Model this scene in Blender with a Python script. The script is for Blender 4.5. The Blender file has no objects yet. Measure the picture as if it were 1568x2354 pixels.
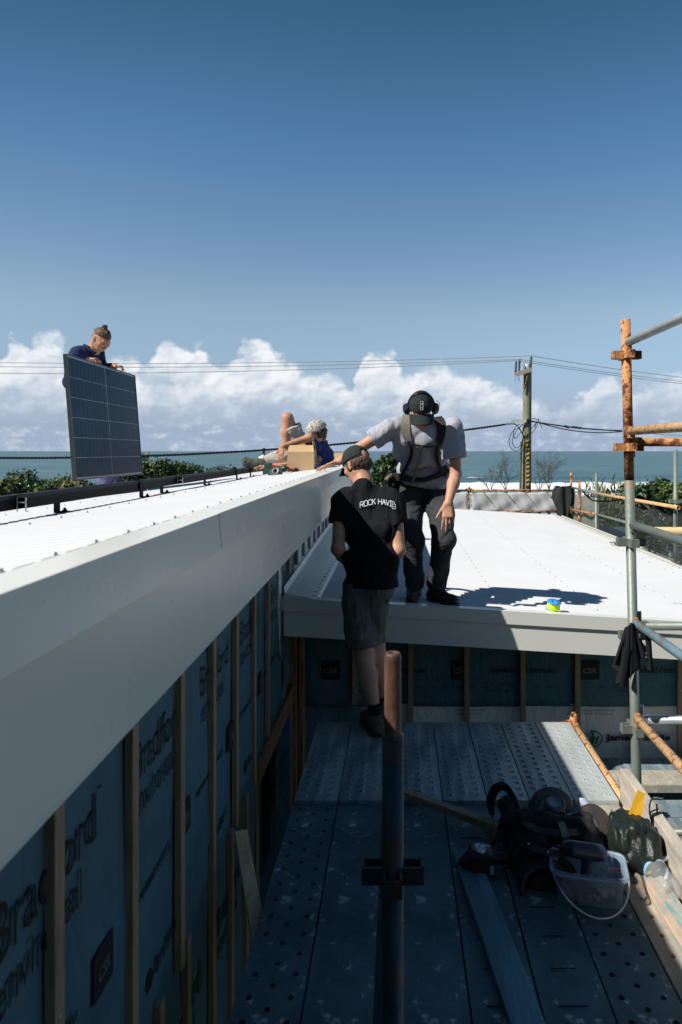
import bpy, bmesh, math, random
import numpy as np
from mathutils import Vector, Matrix
rad = math.radians
random.seed(7); RNG = np.random.default_rng(7)
S = bpy.context.scene
COL = S.collection
F0 = 1569.0
def P(x, y, D):
    """a point D metres ahead whose direction was read off the photograph"""
    return Vector(((x-915)/F0*D, D, -(y-1037)/F0*D))
def LX(x0, D): return x0 - 0.0144*D     # the upper house stands a touch askew to the deck
# ------------------------------------------------------------------ tags / objects
def tag(o, label=None, cat=None, group=None, kind=None):
    if label: o['label'] = label
    if cat: o['category'] = cat
    if group: o['group'] = group
    if kind: o['kind'] = kind
    return o
def empty(name, loc, label=None, cat=None, group=None):
    o = bpy.data.objects.new(name, None); COL.objects.link(o)
    o.location = loc; o.empty_display_size = .1
    return tag(o, label, cat, group)
def wloc(o):
    v = Vector((0,0,0))
    while o is not None:
        v += o.location; o = o.parent
    return v
def mkobj(name, me, mats, parent=None, origin=None, smooth=False):
    """mesh given in world coordinates; becomes a child of parent or a top-level thing with its origin at its base"""
    n = len(me.vertices)
    co = np.empty(n*3, dtype=np.float32); me.vertices.foreach_get('co', co); co = co.reshape(-1,3)
    if origin is None:
        lo = co.min(0); hi = co.max(0)
        origin = Vector(((lo[0]+hi[0])/2, (lo[1]+hi[1])/2, lo[2]))
    origin = Vector(origin)
    co -= np.array(origin, dtype=np.float32)
    me.vertices.foreach_set('co', co.ravel()); me.update()
    o = bpy.data.objects.new(name, me); COL.objects.link(o)
    if parent is not None:
        o.parent = parent; o.location = origin - wloc(parent)
    else: o.location = origin
    if not isinstance(mats, (list, tuple)): mats = [mats]
    for m in mats: me.materials.append(m)
    if smooth: me.polygons.foreach_set('use_smooth', [True]*len(me.polygons))
    return o
class MB:
    def __init__(s): s.v=[]; s.f=[]; s.m=[]; s.sm=[]
    def add(s, vs, fs, mi=0, sm=False):
        b = len(s.v); s.v += [tuple(v) for v in vs]
        for f in fs: s.f.append([i+b for i in f]); s.m.append(mi); s.sm.append(sm)
    def box(s, a, b, mi=0, bev=0):
        x0,y0,z0 = (min(a[i],b[i]) for i in range(3)); x1,y1,z1 = (max(a[i],b[i]) for i in range(3))
        s.hexa([(x0,y0,z0),(x1,y0,z0),(x1,y1,z0),(x0,y1,z0),(x0,y0,z1),(x1,y0,z1),(x1,y1,z1),(x0,y1,z1)], mi)
    def hexa(s, v, mi=0):
        s.add(v, [(0,3,2,1),(4,5,6,7),(0,1,5,4),(1,2,6,5),(2,3,7,6),(3,0,4,7)], mi)
    def obox(s, c, ax, ay, az, mi=0):
        """oriented box: centre, three half-axis vectors"""
        c=Vector(c);ax=Vector(ax);ay=Vector(ay);az=Vector(az)
        v=[c-ax-ay-az,c+ax-ay-az,c+ax+ay-az,c-ax+ay-az,c-ax-ay+az,c+ax-ay+az,c+ax+ay+az,c-ax+ay+az]
        s.hexa(v, mi)
    def beam(s, a, b, w, h, up=(0,0,1), mi=0):
        a=Vector(a);b=Vector(b);d=b-a;L=d.length;d.normalize()
        u=Vector(up); sd=d.cross(u).normalized(); u=sd.cross(d).normalized()
        s.obox((a+b)/2, sd*w/2, d*L/2, u*h/2, mi)
    def tube(s, pts, r, n=12, cap=True, mi=0, flat=None, up=None, smooth=True):
        pts=[Vector(p) for p in pts]; N=len(pts)
        rs = r if isinstance(r,(list,tuple)) else [r]*N
        t0=(pts[1]-pts[0]).normalized()
        if up is None: up = Vector((0,0,1)) if abs(t0.z)<.9 else Vector((1,0,0))
        nrm=(Vector(up)-t0*Vector(up).dot(t0)).normalized()
        rings=[]; vs=[]
        for i,p in enumerate(pts):
            t=(pts[min(i+1,N-1)]-pts[max(i-1,0)])
            if t.length<1e-9: t=t0.copy()
            t.normalize()
            nrm=(nrm-t*nrm.dot(t))
            if nrm.length<1e-6: nrm=t.orthogonal()
            nrm.normalize(); b=t.cross(nrm)
            fl = flat if flat is not None else 1
            for k in range(n):
                a=2*math.pi*k/n
                vs.append(p+nrm*math.cos(a)*rs[i]*fl+b*math.sin(a)*rs[i])
        fs=[]
        for i in range(N-1):
            for k in range(n):
                fs.append((i*n+k, i*n+(k+1)%n, (i+1)*n+(k+1)%n, (i+1)*n+k))
        s.add(vs, fs, mi, smooth)
        if cap:
            s.add(vs[:n], [tuple(range(n))[::-1]], mi); s.add(vs[-n:], [tuple(range(n))], mi)
    def pipe(s, a, b, r, t=.004, n=20, mi=0):
        """open tube with wall thickness"""
        a=Vector(a);b=Vector(b);s.lathe(a,b-a,[(r-t,0),(r,0),(r,1),(r-t,1),(r-t,0)],n,mi,rel=True)
    def lathe(s, base, axis, prof, n=24, mi=0, rel=False, smooth=True):
        """profile [(radius, height)], heights in metres along axis (or relative when rel)"""
        base=Vector(base);ax=Vector(axis);L=ax.length if rel else 1;d=ax.normalized()
        u=d.orthogonal().normalized();w=d.cross(u);vs=[]
        for (r,h) in prof:
            for k in range(n):
                a=2*math.pi*k/n
                vs.append(base+d*h*L+u*math.cos(a)*r+w*math.sin(a)*r)
        fs=[]
        for i in range(len(prof)-1):
            for k in range(n): fs.append((i*n+k,i*n+(k+1)%n,(i+1)*n+(k+1)%n,(i+1)*n+k))
        s.add(vs,fs,mi,smooth)
    def ribbon(s, pts, nrms, w, th=.003, mi=0):
        """strap: pts centreline, nrms outward normals"""
        pts=[Vector(p) for p in pts];N=len(pts);vs=[]
        ws = w if isinstance(w,(list,tuple)) else [w]*N
        for i,p in enumerate(pts):
            t=(pts[min(i+1,N-1)]-pts[max(i-1,0)]).normalized();n=Vector(nrms[i]);n=(n-t*n.dot(t)).normalized();b=t.cross(n)
            h=ws[i]/2
            vs += [p-b*h-n*th/2,p+b*h-n*th/2,p+b*h+n*th/2,p-b*h+n*th/2]
        fs=[]
        for i in range(N-1):
            a=i*4;c=a+4
            for k in range(4): fs.append((a+k,a+(k+1)%4,c+(k+1)%4,c+k))
        fs.append((0,3,2,1)); e=(N-1)*4; fs.append((e,e+1,e+2,e+3))
        s.add(vs,fs,mi)
    def grid(s, fn, nu, nv, mi=0, smooth=True):
        vs=[fn(i/nu,j/nv) for j in range(nv+1) for i in range(nu+1)]
        fs=[(j*(nu+1)+i,j*(nu+1)+i+1,(j+1)*(nu+1)+i+1,(j+1)*(nu+1)+i) for j in range(nv) for i in range(nu)]
        s.add(vs,fs,mi,smooth)
    def mesh(s, name='m'):
        me=bpy.data.meshes.new(name); me.from_pydata(s.v,[],s.f)
        me.polygons.foreach_set('material_index', s.m); me.polygons.foreach_set('use_smooth', s.sm)
        me.validate(); me.update(); return me
    def build(s, name, mats, parent=None, origin=None, bevel=0, seg=2):
        o = mkobj(name, s.mesh(name), mats, parent, origin)
        if bevel:
            b=o.modifiers.new('bevel','BEVEL'); b.width=bevel; b.segments=seg; b.limit_method='ANGLE'; b.angle_limit=rad(40)
        return o
def smooth_path(pts, n=8):
    """Catmull-Rom"""
    pts=[Vector(p) for p in pts]; out=[]
    Q=[pts[0]*2-pts[1]]+pts+[pts[-1]*2-pts[-2]]
    for i in range(1,len(Q)-2):
        p0,p1,p2,p3=Q[i-1:i+3]
        for k in range(n):
            t=k/n
            out.append(.5*((2*p1)+(p2-p0)*t+(2*p0-5*p1+4*p2-p3)*t*t+(3*p1-p0-3*p2+p3)*t**3))
    out.append(pts[-1]); return out
# ------------------------------------------------------------------ materials
def mat(name, col, rough=.6, metal=0., var=.12, scale=6., bump=0., bscale=60., col2=None, lo=.45, hi=.6, c2scale=None,
        spec=.5, stretch=(1,1,1), alpha=None, trans=0., sss=0., ior=1.45, rough2=None, detail=5, coat=0., crease=None):
    m=bpy.data.materials.new(name); m.use_nodes=True; nt=m.node_tree; N=nt.nodes; L=nt.links
    b=N['Principled BSDF']
    b.inputs['Roughness'].default_value=rough; b.inputs['Metallic'].default_value=metal
    b.inputs['Specular IOR Level'].default_value=spec; b.inputs['IOR'].default_value=ior
    if trans: b.inputs['Transmission Weight'].default_value=trans
    if coat: b.inputs['Coat Weight'].default_value=coat; b.inputs['Coat Roughness'].default_value=.15
    if sss: b.inputs['Subsurface Weight'].default_value=sss; b.inputs['Subsurface Radius'].default_value=(.012,.005,.003)
    if alpha is not None: b.inputs['Alpha'].default_value=alpha
    tc=N.new('ShaderNodeTexCoord'); mp=N.new('ShaderNodeMapping'); mp.inputs['Scale'].default_value=stretch
    L.new(tc.outputs['Object'],mp.inputs['Vector'])
    n1=N.new('ShaderNodeTexNoise'); n1.inputs['Scale'].default_value=scale; n1.inputs['Detail'].default_value=detail; n1.inputs['Roughness'].default_value=.6
    L.new(mp.outputs[0],n1.inputs['Vector'])
    r1=N.new('ShaderNodeMapRange'); r1.inputs[1].default_value=.3; r1.inputs[2].default_value=.7; r1.inputs[3].default_value=1-var; r1.inputs[4].default_value=1+var
    L.new(n1.outputs['Fac'],r1.inputs[0])
    vm=N.new('ShaderNodeVectorMath'); vm.operation='SCALE'; L.new(r1.outputs[0],vm.inputs['Scale'])
    if col2 is not None:
        n2=N.new('ShaderNodeTexNoise'); n2.inputs['Scale'].default_value=c2scale or scale*2; n2.inputs['Detail'].default_value=detail+3; n2.inputs['Roughness'].default_value=.65
        L.new(mp.outputs[0],n2.inputs['Vector'])
        r2=N.new('ShaderNodeMapRange'); r2.inputs[1].default_value=lo; r2.inputs[2].default_value=hi; L.new(n2.outputs['Fac'],r2.inputs[0])
        mx=N.new('ShaderNodeMix'); mx.data_type='RGBA'; mx.inputs[6].default_value=(*col,1); mx.inputs[7].default_value=(*col2,1)
        L.new(r2.outputs[0],mx.inputs[0]); L.new(mx.outputs[2],vm.inputs[0])
        if rough2 is not None:
            r3=N.new('ShaderNodeMapRange'); r3.inputs[3].default_value=rough; r3.inputs[4].default_value=rough2
            L.new(r2.outputs[0],r3.inputs[0]); L.new(r3.outputs[0],b.inputs['Roughness'])
    else: vm.inputs[0].default_value=col
    L.new(vm.outputs[0],b.inputs['Base Color'])
    if bump:
        n3=N.new('ShaderNodeTexNoise'); n3.inputs['Scale'].default_value=bscale; n3.inputs['Detail'].default_value=4
        L.new(mp.outputs[0],n3.inputs['Vector'])
        bp=N.new('ShaderNodeBump'); bp.inputs['Strength'].default_value=bump; bp.inputs['Distance'].default_value=.01
        L.new(n3.outputs['Fac'],bp.inputs['Height']); L.new(bp.outputs[0],b.inputs['Normal'])
    if crease:
        st_,sc_,str_=crease
        mp2=N.new('ShaderNodeMapping'); mp2.inputs['Scale'].default_value=str_; L.new(tc.outputs['Object'],mp2.inputs['Vector'])
        n4=N.new('ShaderNodeTexNoise'); n4.inputs['Scale'].default_value=sc_; n4.inputs['Detail'].default_value=3; n4.inputs['Distortion'].default_value=1.2; L.new(mp2.outputs[0],n4.inputs['Vector'])
        rg=N.new('ShaderNodeMath'); rg.operation='SUBTRACT'; rg.inputs[1].default_value=.5; L.new(n4.outputs['Fac'],rg.inputs[0])
        ab=N.new('ShaderNodeMath'); ab.operation='ABSOLUTE'; L.new(rg.outputs[0],ab.inputs[0])
        pw=N.new('ShaderNodeMath'); pw.operation='POWER'; pw.inputs[1].default_value=.6; L.new(ab.outputs[0],pw.inputs[0])
        b2=N.new('ShaderNodeBump'); b2.inputs['Strength'].default_value=st_; b2.inputs['Distance'].default_value=.03; L.new(pw.outputs[0],b2.inputs['Height'])
        if bump: L.new(bp.outputs[0],b2.inputs['Normal'])
        L.new(b2.outputs[0],b.inputs['Normal'])
    return m
M={}
M['roof']=mat('white_roof_paint',(.66,.67,.68),.42,var=.04,scale=1.2)
M['trim']=mat('offwhite_trim_paint',(.73,.73,.66),.27,var=.03,scale=1.1,col2=(.715,.715,.65),lo=.4,hi=.7,c2scale=1.6,rough2=.36,bump=.03,bscale=3)
M['membrane']=mat('blue_wall_membrane',(.055,.138,.175),.65,var=.18,scale=3,bump=.3,bscale=9,crease=(.5,3.5,(1,1,.6)))
M['membrane_grey']=mat('grey_wall_membrane',(.70,.70,.67),.6,var=.10,scale=3,bump=.5,bscale=5,crease=(.5,4,(1,1,.4)))
M['membrane_white']=mat('white_wall_membrane',(.55,.6,.64),.7,var=.08,scale=5,bump=.5,bscale=8)
M['ink']=mat('black_ink',(.008,.011,.014),.7,var=.1)
M['ink_green']=mat('green_ink',(.012,.13,.065),.7,var=.1)
M['ink_grey']=mat('grey_ink',(.10,.13,.15),.7,var=.1)
def wood(name,c1,c2,rough=.65,axis=(14,14,1.0)):
    m=mat(name,c1,rough,var=.14,scale=3,col2=c2,lo=.42,hi=.62,c2scale=3.2,stretch=axis,bump=.15,bscale=30); return m
M['batten']=wood('pine_batten',(.37,.27,.165),(.24,.16,.09))
M['pine']=wood('fresh_pine',(.78,.62,.36),(.62,.42,.20),axis=(8,2,8))
M['stud']=wood('stud_pine',(.30,.17,.08),(.13,.065,.03),axis=(9,9,.8))
M['steel']=mat('galvanised_plank',(.19,.275,.31),.40,metal=.25,var=.28,scale=5,col2=(.45,.47,.46),lo=.45,hi=.75,c2scale=7,bump=.15,bscale=25,stretch=(3,.5,1))
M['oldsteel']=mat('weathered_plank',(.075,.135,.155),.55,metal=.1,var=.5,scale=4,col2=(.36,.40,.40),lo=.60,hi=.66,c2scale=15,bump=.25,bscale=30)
M['concrete_plank']=mat('cement_stained_plank',(.40,.36,.29),.8,var=.2,scale=8,col2=(.25,.25,.22),lo=.45,hi=.65,c2scale=6,bump=.3,bscale=40)
M['greyboard']=mat('grey_toe_board',(.47,.42,.35),.8,var=.16,scale=6,col2=(.30,.29,.26),lo=.5,hi=.7,c2scale=5,bump=.3,bscale=25,stretch=(4,1,4))
M['blueboard']=mat('blue_painted_board',(.085,.20,.25),.6,var=.25,scale=5,col2=(.12,.28,.34),lo=.5,hi=.65,c2scale=4,bump=.2,bscale=20,stretch=(4,.7,4))
M['fadedboard']=mat('faded_timber_board',(.50,.38,.28),.75,var=.15,scale=5,col2=(.14,.30,.33),lo=.50,hi=.62,c2scale=4,bump=.2,bscale=20,stretch=(4,.8,4))
M['rust']=mat('flaking_rust',(.52,.25,.10),.85,var=.40,scale=7,col2=(.15,.045,.018),lo=.49,hi=.55,c2scale=17,bump=.6,bscale=60)
M['rustpale']=mat('pale_rusty_paint',(.66,.41,.20),.7,var=.12,scale=9,col2=(.30,.10,.03),lo=.555,hi=.60,c2scale=34,bump=.4,bscale=50)
M['galv']=mat('grey_green_galv',(.20,.235,.205),.5,metal=.3,var=.12,scale=6,col2=(.32,.20,.12),lo=.60,hi=.72,c2scale=12,bump=.15,bscale=40)
M['brightgalv']=mat('bright_galv',(.52,.56,.60),.38,metal=.6,var=.15,scale=12,bump=.2,bscale=40)
M['yellowtube']=mat('yellowed_tube',(.58,.42,.22),.6,var=.12,scale=6,col2=(.30,.16,.07),lo=.6,hi=.7,c2scale=10)
M['bluetube']=mat('blue_flaking_tube',(.18,.30,.35),.55,var=.15,scale=8,col2=(.33,.14,.07),lo=.54,hi=.59,c2scale=30,bump=.3,bscale=40)
M['darktube']=mat('grimy_blue_tube',(.025,.05,.065),.45,metal=.3,var=.3,scale=8,col2=(.09,.045,.03),lo=.52,hi=.6,c2scale=10,bump=.3,bscale=40)
M['black']=mat('black_anodised',(.0035,.004,.0045),.6,var=.1,spec=.12)
M['rustbrown']=mat('brown_rust',(.11,.055,.035),.5,var=.3,scale=10,col2=(.19,.10,.07),lo=.45,hi=.65,c2scale=9,bump=.4,bscale=60,stretch=(2,2,.6))
M['railtop']=mat('dark_grey_rail',(.018,.022,.021),.5,var=.1,spec=.25)
M['blackcloth']=mat('black_cloth',(.012,.013,.016),.9,var=.15,scale=30,spec=.2,bump=.2,bscale=300)
M['blackrubber']=mat('black_plastic',(.014,.015,.017),.35,var=.1)
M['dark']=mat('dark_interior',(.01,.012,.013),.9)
# ------------------------------------------------------------------ text
def text(body, origin, ux, uz, width, height, m, parent, name='printed_lettering', bold=0., lift=.0016, flip=False, shear=0., group=None):
    cu=bpy.data.curves.new('t','FONT'); cu.body=body; cu.size=1; cu.offset=bold; cu.shear=shear; cu.resolution_u=3
    o=bpy.data.objects.new('t',cu); COL.objects.link(o)
    dg=bpy.context.evaluated_depsgraph_get(); me=bpy.data.meshes.new_from_object(o.evaluated_get(dg))
    bpy.data.objects.remove(o)
    n=len(me.vertices); co=np.empty(n*3); me.vertices.foreach_get('co',co); co=co.reshape(-1,3)
    lo=co.min(0); hi=co.max(0); a=(co[:,0]-lo[0])/(hi[0]-lo[0]); b=(co[:,1]-lo[1])/(hi[1]-lo[1])
    if flip: a=1-a; b=1-b
    ux=Vector(ux).normalized(); uz=Vector(uz).normalized(); nn=ux.cross(uz)
    W=np.array(Vector(origin))[None]+a[:,None]*width*np.array(ux)[None]+b[:,None]*height*np.array(uz)[None]+lift*np.array(nn)[None]
    me.vertices.foreach_set('co',W.ravel()); me.update()
    return mkobj(name, me, m, parent)
# ------------------------------------------------------------------ camera, light, sky
cam=bpy.data.cameras.new('Camera'); co=bpy.data.objects.new('Camera',cam); COL.objects.link(co)
cam.sensor_fit='VERTICAL'; cam.sensor_height=36; cam.sensor_width=24; cam.lens=36*1569/2354
cam.shift_x=-131/2354; cam.shift_y=-140/2354; cam.clip_start=.05; cam.clip_end=60000
co.rotation_euler=(rad(90),0,0); S.camera=co
cam.dof.use_dof=True; cam.dof.focus_distance=5.0; cam.dof.aperture_fstop=5.6
SUN=Vector((.885,.46,-1)).normalized()
sl=bpy.data.lights.new('Sun','SUN'); sl.energy=5.0; sl.angle=rad(.53); sl.color=(1,.955,.89)
so=bpy.data.objects.new('Sun',sl); COL.objects.link(so); so.rotation_euler=SUN.to_track_quat('-Z','Y').to_euler(); so.location=(-30,-12,35)
w=bpy.data.worlds.new('World'); S.world=w; w.use_nodes=True; nt=w.node_tree; N=nt.nodes; L=nt.links
bg=N['Background']; SKYS=.085; bg.inputs['Strength'].default_value=SKYS
sky=N.new('ShaderNodeTexSky'); sky.sky_type='NISHITA'; sky.sun_disc=False
sky.sun_elevation=math.asin(-SUN.z); sky.sun_rotation=math.atan2(-SUN.x,-SUN.y)
sky.air_density=1.0; sky.dust_density=.6; sky.ozone_density=3.0; sky.altitude=20
def nmath(op,a,b=None,c=None,clamp=False):
    n=N.new('ShaderNodeMath'); n.operation=op; n.use_clamp=clamp
    for i,v in enumerate((a,b,c)):
        if v is None: continue
        if isinstance(v,(int,float)): n.inputs[i].default_value=v
        else: L.new(v,n.inputs[i])
    return n.outputs[0]
def mrange(v,a,b,c=0,d=1,smooth=True):
    n=N.new('ShaderNodeMapRange'); n.interpolation_type='SMOOTHSTEP' if smooth else 'LINEAR'
    L.new(v,n.inputs[0])
    for i,x in zip((1,2,3,4),(a,b,c,d)):
        if isinstance(x,(int,float)): n.inputs[i].default_value=x
        else: L.new(x,n.inputs[i])
    return n.outputs[0]
tc=N.new('ShaderNodeTexCoord'); sp=N.new('ShaderNodeSeparateXYZ'); L.new(tc.outputs['Generated'],sp.inputs[0])
X,Y,Z=sp.outputs
az=nmath('ARCTAN2',X,Y)
hyp=nmath('SQRT',nmath('ADD',nmath('MULTIPLY',X,X),nmath('MULTIPLY',Y,Y)))
el=nmath('ARCTAN2',Z,hyp)
# outline of the tops of the cumulus along the horizon
prof=[(-500,900),(-250,830),(-100,800),(-20,830),(8,800),(22,768),(40,775),(60,790),(85,770),(112,763),(135,768),(152,790),(165,830),(190,880),(225,868),(262,822),(300,822),(325,850),(345,835),(362,812),(392,790),(425,800),(455,785),(478,812),(520,830),(545,808),(575,788),(605,786),(640,812),(680,822),(705,850),(745,845),(785,862),(812,885),(826,832),(852,812),(880,806),(905,812),(935,850),(960,846),(985,830),(1012,826),(1040,850),(1068,858),(1095,866),(1135,885),(1180,905),(1225,925),(1290,935),(1350,915),(1378,868),(1410,864),(1440,890),(1480,880),(1515,862),(1568,845),(1700,810),(1900,850),(2300,880)]
cr=N.new('ShaderNodeFloatCurve'); cv=cr.mapping; cv.use_clip=False
A0,A1=-.8,.8
pts=[]
for x,y in prof:
    t=(x-915)/1569; a=math.atan(t); e=math.atan((1037-y)/1569/math.sqrt(1+t*t))
    pts.append(((a-A0)/(A1-A0), e*5))
c=cv.curves[0]
while len(c.points)<len(pts): c.points.new(.5,.5)
for p_,(u,v) in zip(c.points,pts): p_.location=(u,v); p_.handle_type='AUTO'
cv.update()
wob=N.new('ShaderNodeTexNoise'); wob.inputs['Scale'].default_value=26; wob.inputs['Detail'].default_value=3
cb=N.new('ShaderNodeCombineXYZ'); L.new(az,cb.inputs[0]); L.new(nmath('MULTIPLY',el,1.35),cb.inputs[1])
L.new(cb.outputs[0],wob.inputs['Vector'])
azw=nmath('ADD',az,nmath('MULTIPLY',nmath('SUBTRACT',wob.outputs['Fac'],.5),.035))
L.new(mrange(azw,A0,A1,0,1,False),cr.inputs['Value'])
top=nmath('DIVIDE',cr.outputs[0],5)
def cnoise(scale,dx=0,dy=0,detail=6,rough=.6,off=0):
    n=N.new('ShaderNodeTexNoise'); n.inputs['Scale'].default_value=scale; n.inputs['Detail'].default_value=detail; n.inputs['Roughness'].default_value=rough
    m=N.new('ShaderNodeVectorMath'); m.operation='ADD'; m.inputs[1].default_value=(dx,dy,off); L.new(cb.outputs[0],m.inputs[0]); L.new(m.outputs[0],n.inputs['Vector']); return n.outputs['Fac']
def billow(scale,dx=0,dy=0,off=0):
    n=N.new('ShaderNodeTexVoronoi'); n.feature='SMOOTH_F1'; n.inputs['Scale'].default_value=scale; n.inputs['Detail'].default_value=1.0; n.inputs['Roughness'].default_value=.5; n.inputs['Smoothness'].default_value=.35; n.normalize=True
    dn=N.new('ShaderNodeTexNoise'); dn.inputs['Scale'].default_value=scale*1.5; dn.inputs['Detail'].default_value=5
    m=N.new('ShaderNodeVectorMath'); m.operation='ADD'; m.inputs[1].default_value=(dx,dy,off); L.new(cb.outputs[0],m.inputs[0]); L.new(m.outputs[0],dn.inputs['Vector'])
    q=N.new('ShaderNodeVectorMath'); q.operation='SCALE'; q.inputs['Scale'].default_value=.6/scale; L.new(dn.outputs['Color'],q.inputs[0])
    a=N.new('ShaderNodeVectorMath'); a.operation='ADD'; L.new(m.outputs[0],a.inputs[0]); L.new(q.outputs[0],a.inputs[1]); L.new(a.outputs[0],n.inputs['Vector'])
    return nmath('SUBTRACT',1,n.outputs['Distance'])
b1=nmath('ADD',nmath('MULTIPLY',billow(15,off=3.1),.62),nmath('MULTIPLY',billow(44,off=7.1),.38)); b2=nmath('ADD',nmath('MULTIPLY',billow(15,.010,-.013,off=3.1),.62),nmath('MULTIPLY',billow(44,.004,-.006,off=7.1),.38))
f1=cnoise(60,off=1.7)
shape=nmath('ADD',nmath('MULTIPLY',nmath('SUBTRACT',b1,.72),.09),nmath('MULTIPLY',nmath('SUBTRACT',f1,.5),.03))
edge=nmath('SUBTRACT',nmath('ADD',top,shape),el)         # >0 inside
# bases: soft, around 2.6 deg
bn=cnoise(14,off=9.); base=nmath('ADD',.035,nmath('MULTIPLY',nmath('SUBTRACT',bn,.5),.05))
m_top=mrange(edge,-.005,.013)
m_base=mrange(nmath('SUBTRACT',el,base),-.010,.040)
hole=nmath('MULTIPLY',mrange(cnoise(13,off=22.),.36,.52,.30,1),mrange(az,.08,.20,1,.72))
cum=nmath('MULTIPLY',nmath('MULTIPLY',m_top,m_base),hole)
# shading: lit tops, grey-blue undersides
relief=nmath('MULTIPLY',nmath('SUBTRACT',b1,b2),2.6)
hgt=nmath('DIVIDE',nmath('SUBTRACT',el,base),nmath('MAXIMUM',nmath('SUBTRACT',top,base),.02))
lit=nmath('ADD',nmath('ADD',mrange(hgt,.0,.8,-.05,.80),nmath('MULTIPLY',relief,1.1)),nmath('MULTIPLY',nmath('SUBTRACT',cnoise(30,off=5.),.5),.9),clamp=True)
cc=N.new('ShaderNodeMix'); cc.data_type='RGBA'; cc.inputs[6].default_value=(4.6,5.5,6.8,1); cc.inputs[7].default_value=(9.0,9.25,9.5,1); L.new(lit,cc.inputs[0])
# thin low layer
cb2=N.new('ShaderNodeCombineXYZ'); L.new(az,cb2.inputs[0]); L.new(nmath('MULTIPLY',el,5.),cb2.inputs[1])
ln=N.new('ShaderNodeTexNoise'); ln.inputs['Scale'].default_value=16; ln.inputs['Detail'].default_value=8; ln.inputs['Roughness'].default_value=.62; L.new(cb2.outputs[0],ln.inputs['Vector'])
ln2=cnoise(48,off=14.)
low=nmath('MULTIPLY',mrange(nmath('ADD',nmath('MULTIPLY',ln.outputs['Fac'],.65),nmath('MULTIPLY',ln2,.35)),.44,.66),mrange(el,.085,.02,0,1))
lc=N.new('ShaderNodeMix'); lc.data_type='RGBA'; lc.inputs[6].default_value=(4.4,5.3,6.6,1); lc.inputs[7].default_value=(7.4,7.9,8.5,1); L.new(mrange(ln2,.45,.65),lc.inputs[0])
HSV=N.new('ShaderNodeHueSaturation'); HSV.inputs['Saturation'].default_value=1.0; HSV.inputs['Value'].default_value=1.0; L.new(sky.outputs[0],HSV.inputs['Color'])
gm=N.new('ShaderNodeMix'); gm.data_type='RGBA'; gm.blend_type='MULTIPLY'; gm.inputs[0].default_value=1
L.new(HSV.outputs[0],gm.inputs[6])
# horizon murk: soften nishita's bright band so that it stays blue
tint=N.new('ShaderNodeValToRGB'); cre=tint.color_ramp
for k_,(p_,c_) in enumerate(((0,(.72,.82,1.10)),(.24,(1.33,1.26,1.12)),(.52,(.74,1.06,1.16)),(.72,(.42,.78,.80)),(1,(.30,.56,.66)))):
    e_=cre.elements[0] if k_==0 else (cre.elements[len(cre.elements)-1] if k_==4 else cre.elements.new(p_)); e_.position=p_; e_.color=(*c_,1)
L.new(nmath('DIVIDE',el,.8),tint.inputs[0])
dt=N.new('ShaderNodeVectorMath'); dt.operation='DOT_PRODUCT'; dt.inputs[1].default_value=tuple(-SUN); L.new(tc.outputs['Generated'],dt.inputs[0])
cs=N.new('ShaderNodeVectorMath'); cs.operation='SCALE'; L.new(tint.outputs[0],cs.inputs[0]); L.new(mrange(dt.outputs['Value'],.15,.85,1,.34),cs.inputs['Scale']); L.new(cs.outputs[0],gm.inputs[7])
s1=N.new('ShaderNodeMix'); s1.data_type='RGBA'; L.new(nmath('MULTIPLY',low,.75),s1.inputs[0])
hz=N.new('ShaderNodeMix'); hz.data_type='RGBA'; hz.inputs[7].default_value=(3.5,4.4,5.9,1); L.new(mrange(el,.16,.0),hz.inputs[0]); L.new(gm.outputs[2],hz.inputs[6]); L.new(hz.outputs[2],s1.inputs[6]); L.new(lc.outputs[2],s1.inputs[7])
s2=N.new('ShaderNodeMix'); s2.data_type='RGBA'; L.new(cum,s2.inputs[0]); L.new(s1.outputs[2],s2.inputs[6]); L.new(cc.outputs[2],s2.inputs[7])
L.new(s2.outputs[2],bg.inputs['Color'])
bg0=N.new('ShaderNodeBackground'); bg0.inputs['Strength'].default_value=SKYS; L.new(gm.outputs[2],bg0.inputs['Color'])
ms=N.new('ShaderNodeMixShader'); band=nmath('MULTIPLY',nmath('GREATER_THAN',.235,el),nmath('GREATER_THAN',el,-.002))
L.new(band,ms.inputs[0]); L.new(bg0.outputs[0],ms.inputs[1]); L.new(bg.outputs[0],ms.inputs[2]); L.new(ms.outputs[0],N['World Output'].inputs['Surface'])
w.cycles.sampling_method='MANUAL'; w.cycles.sample_map_resolution=256
S.view_settings.view_transform='Standard'; S.view_settings.look='None'; S.view_settings.exposure=.25; S.view_settings.gamma=1
S.render.engine='CYCLES'; S.cycles.max_bounces=6; S.cycles.transparent_max_bounces=12
# =================================================================== HOUSE
XE=-.42; ZE=-.155
def zhi(X,D): return ZE+.115*(X-LX(XE,D))
RL0=-1.11
def zlo(X): return RL0-.06*X
DF=4.87; DW=5.60; XR=3.20; DE=13.8
house=empty('house',(LX(-.76,5),5,-4.8),'pale metal roofed house under construction with two roof levels and unclad blue membrane walls','house')
def corr(name, fn, u0,u1, v0,v1, pitch, amp, parent, m, nu=2, per=10):
    """corrugated sheet; ridges run along u, waves along v"""
    nv=int((v1-v0)/pitch*per); mb=MB(); vs=[];fs=[]
    for j in range(nv+1):
        v=v0+(v1-v0)*j/nv; h=amp*math.cos(2*math.pi*(v-v0)/pitch)
        for i in range(nu+1):
            u=u0+(u1-u0)*i/nu; p=fn(u,v); vs.append((p[0],p[1],p[2]+h))
    for j in range(nv):
        for i in range(nu): a=j*(nu+1)+i; fs.append((a,a+1,a+nu+2,a+nu+1))
    mb.add(vs,fs,0,True); return mb.build(name,m,parent)
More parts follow.
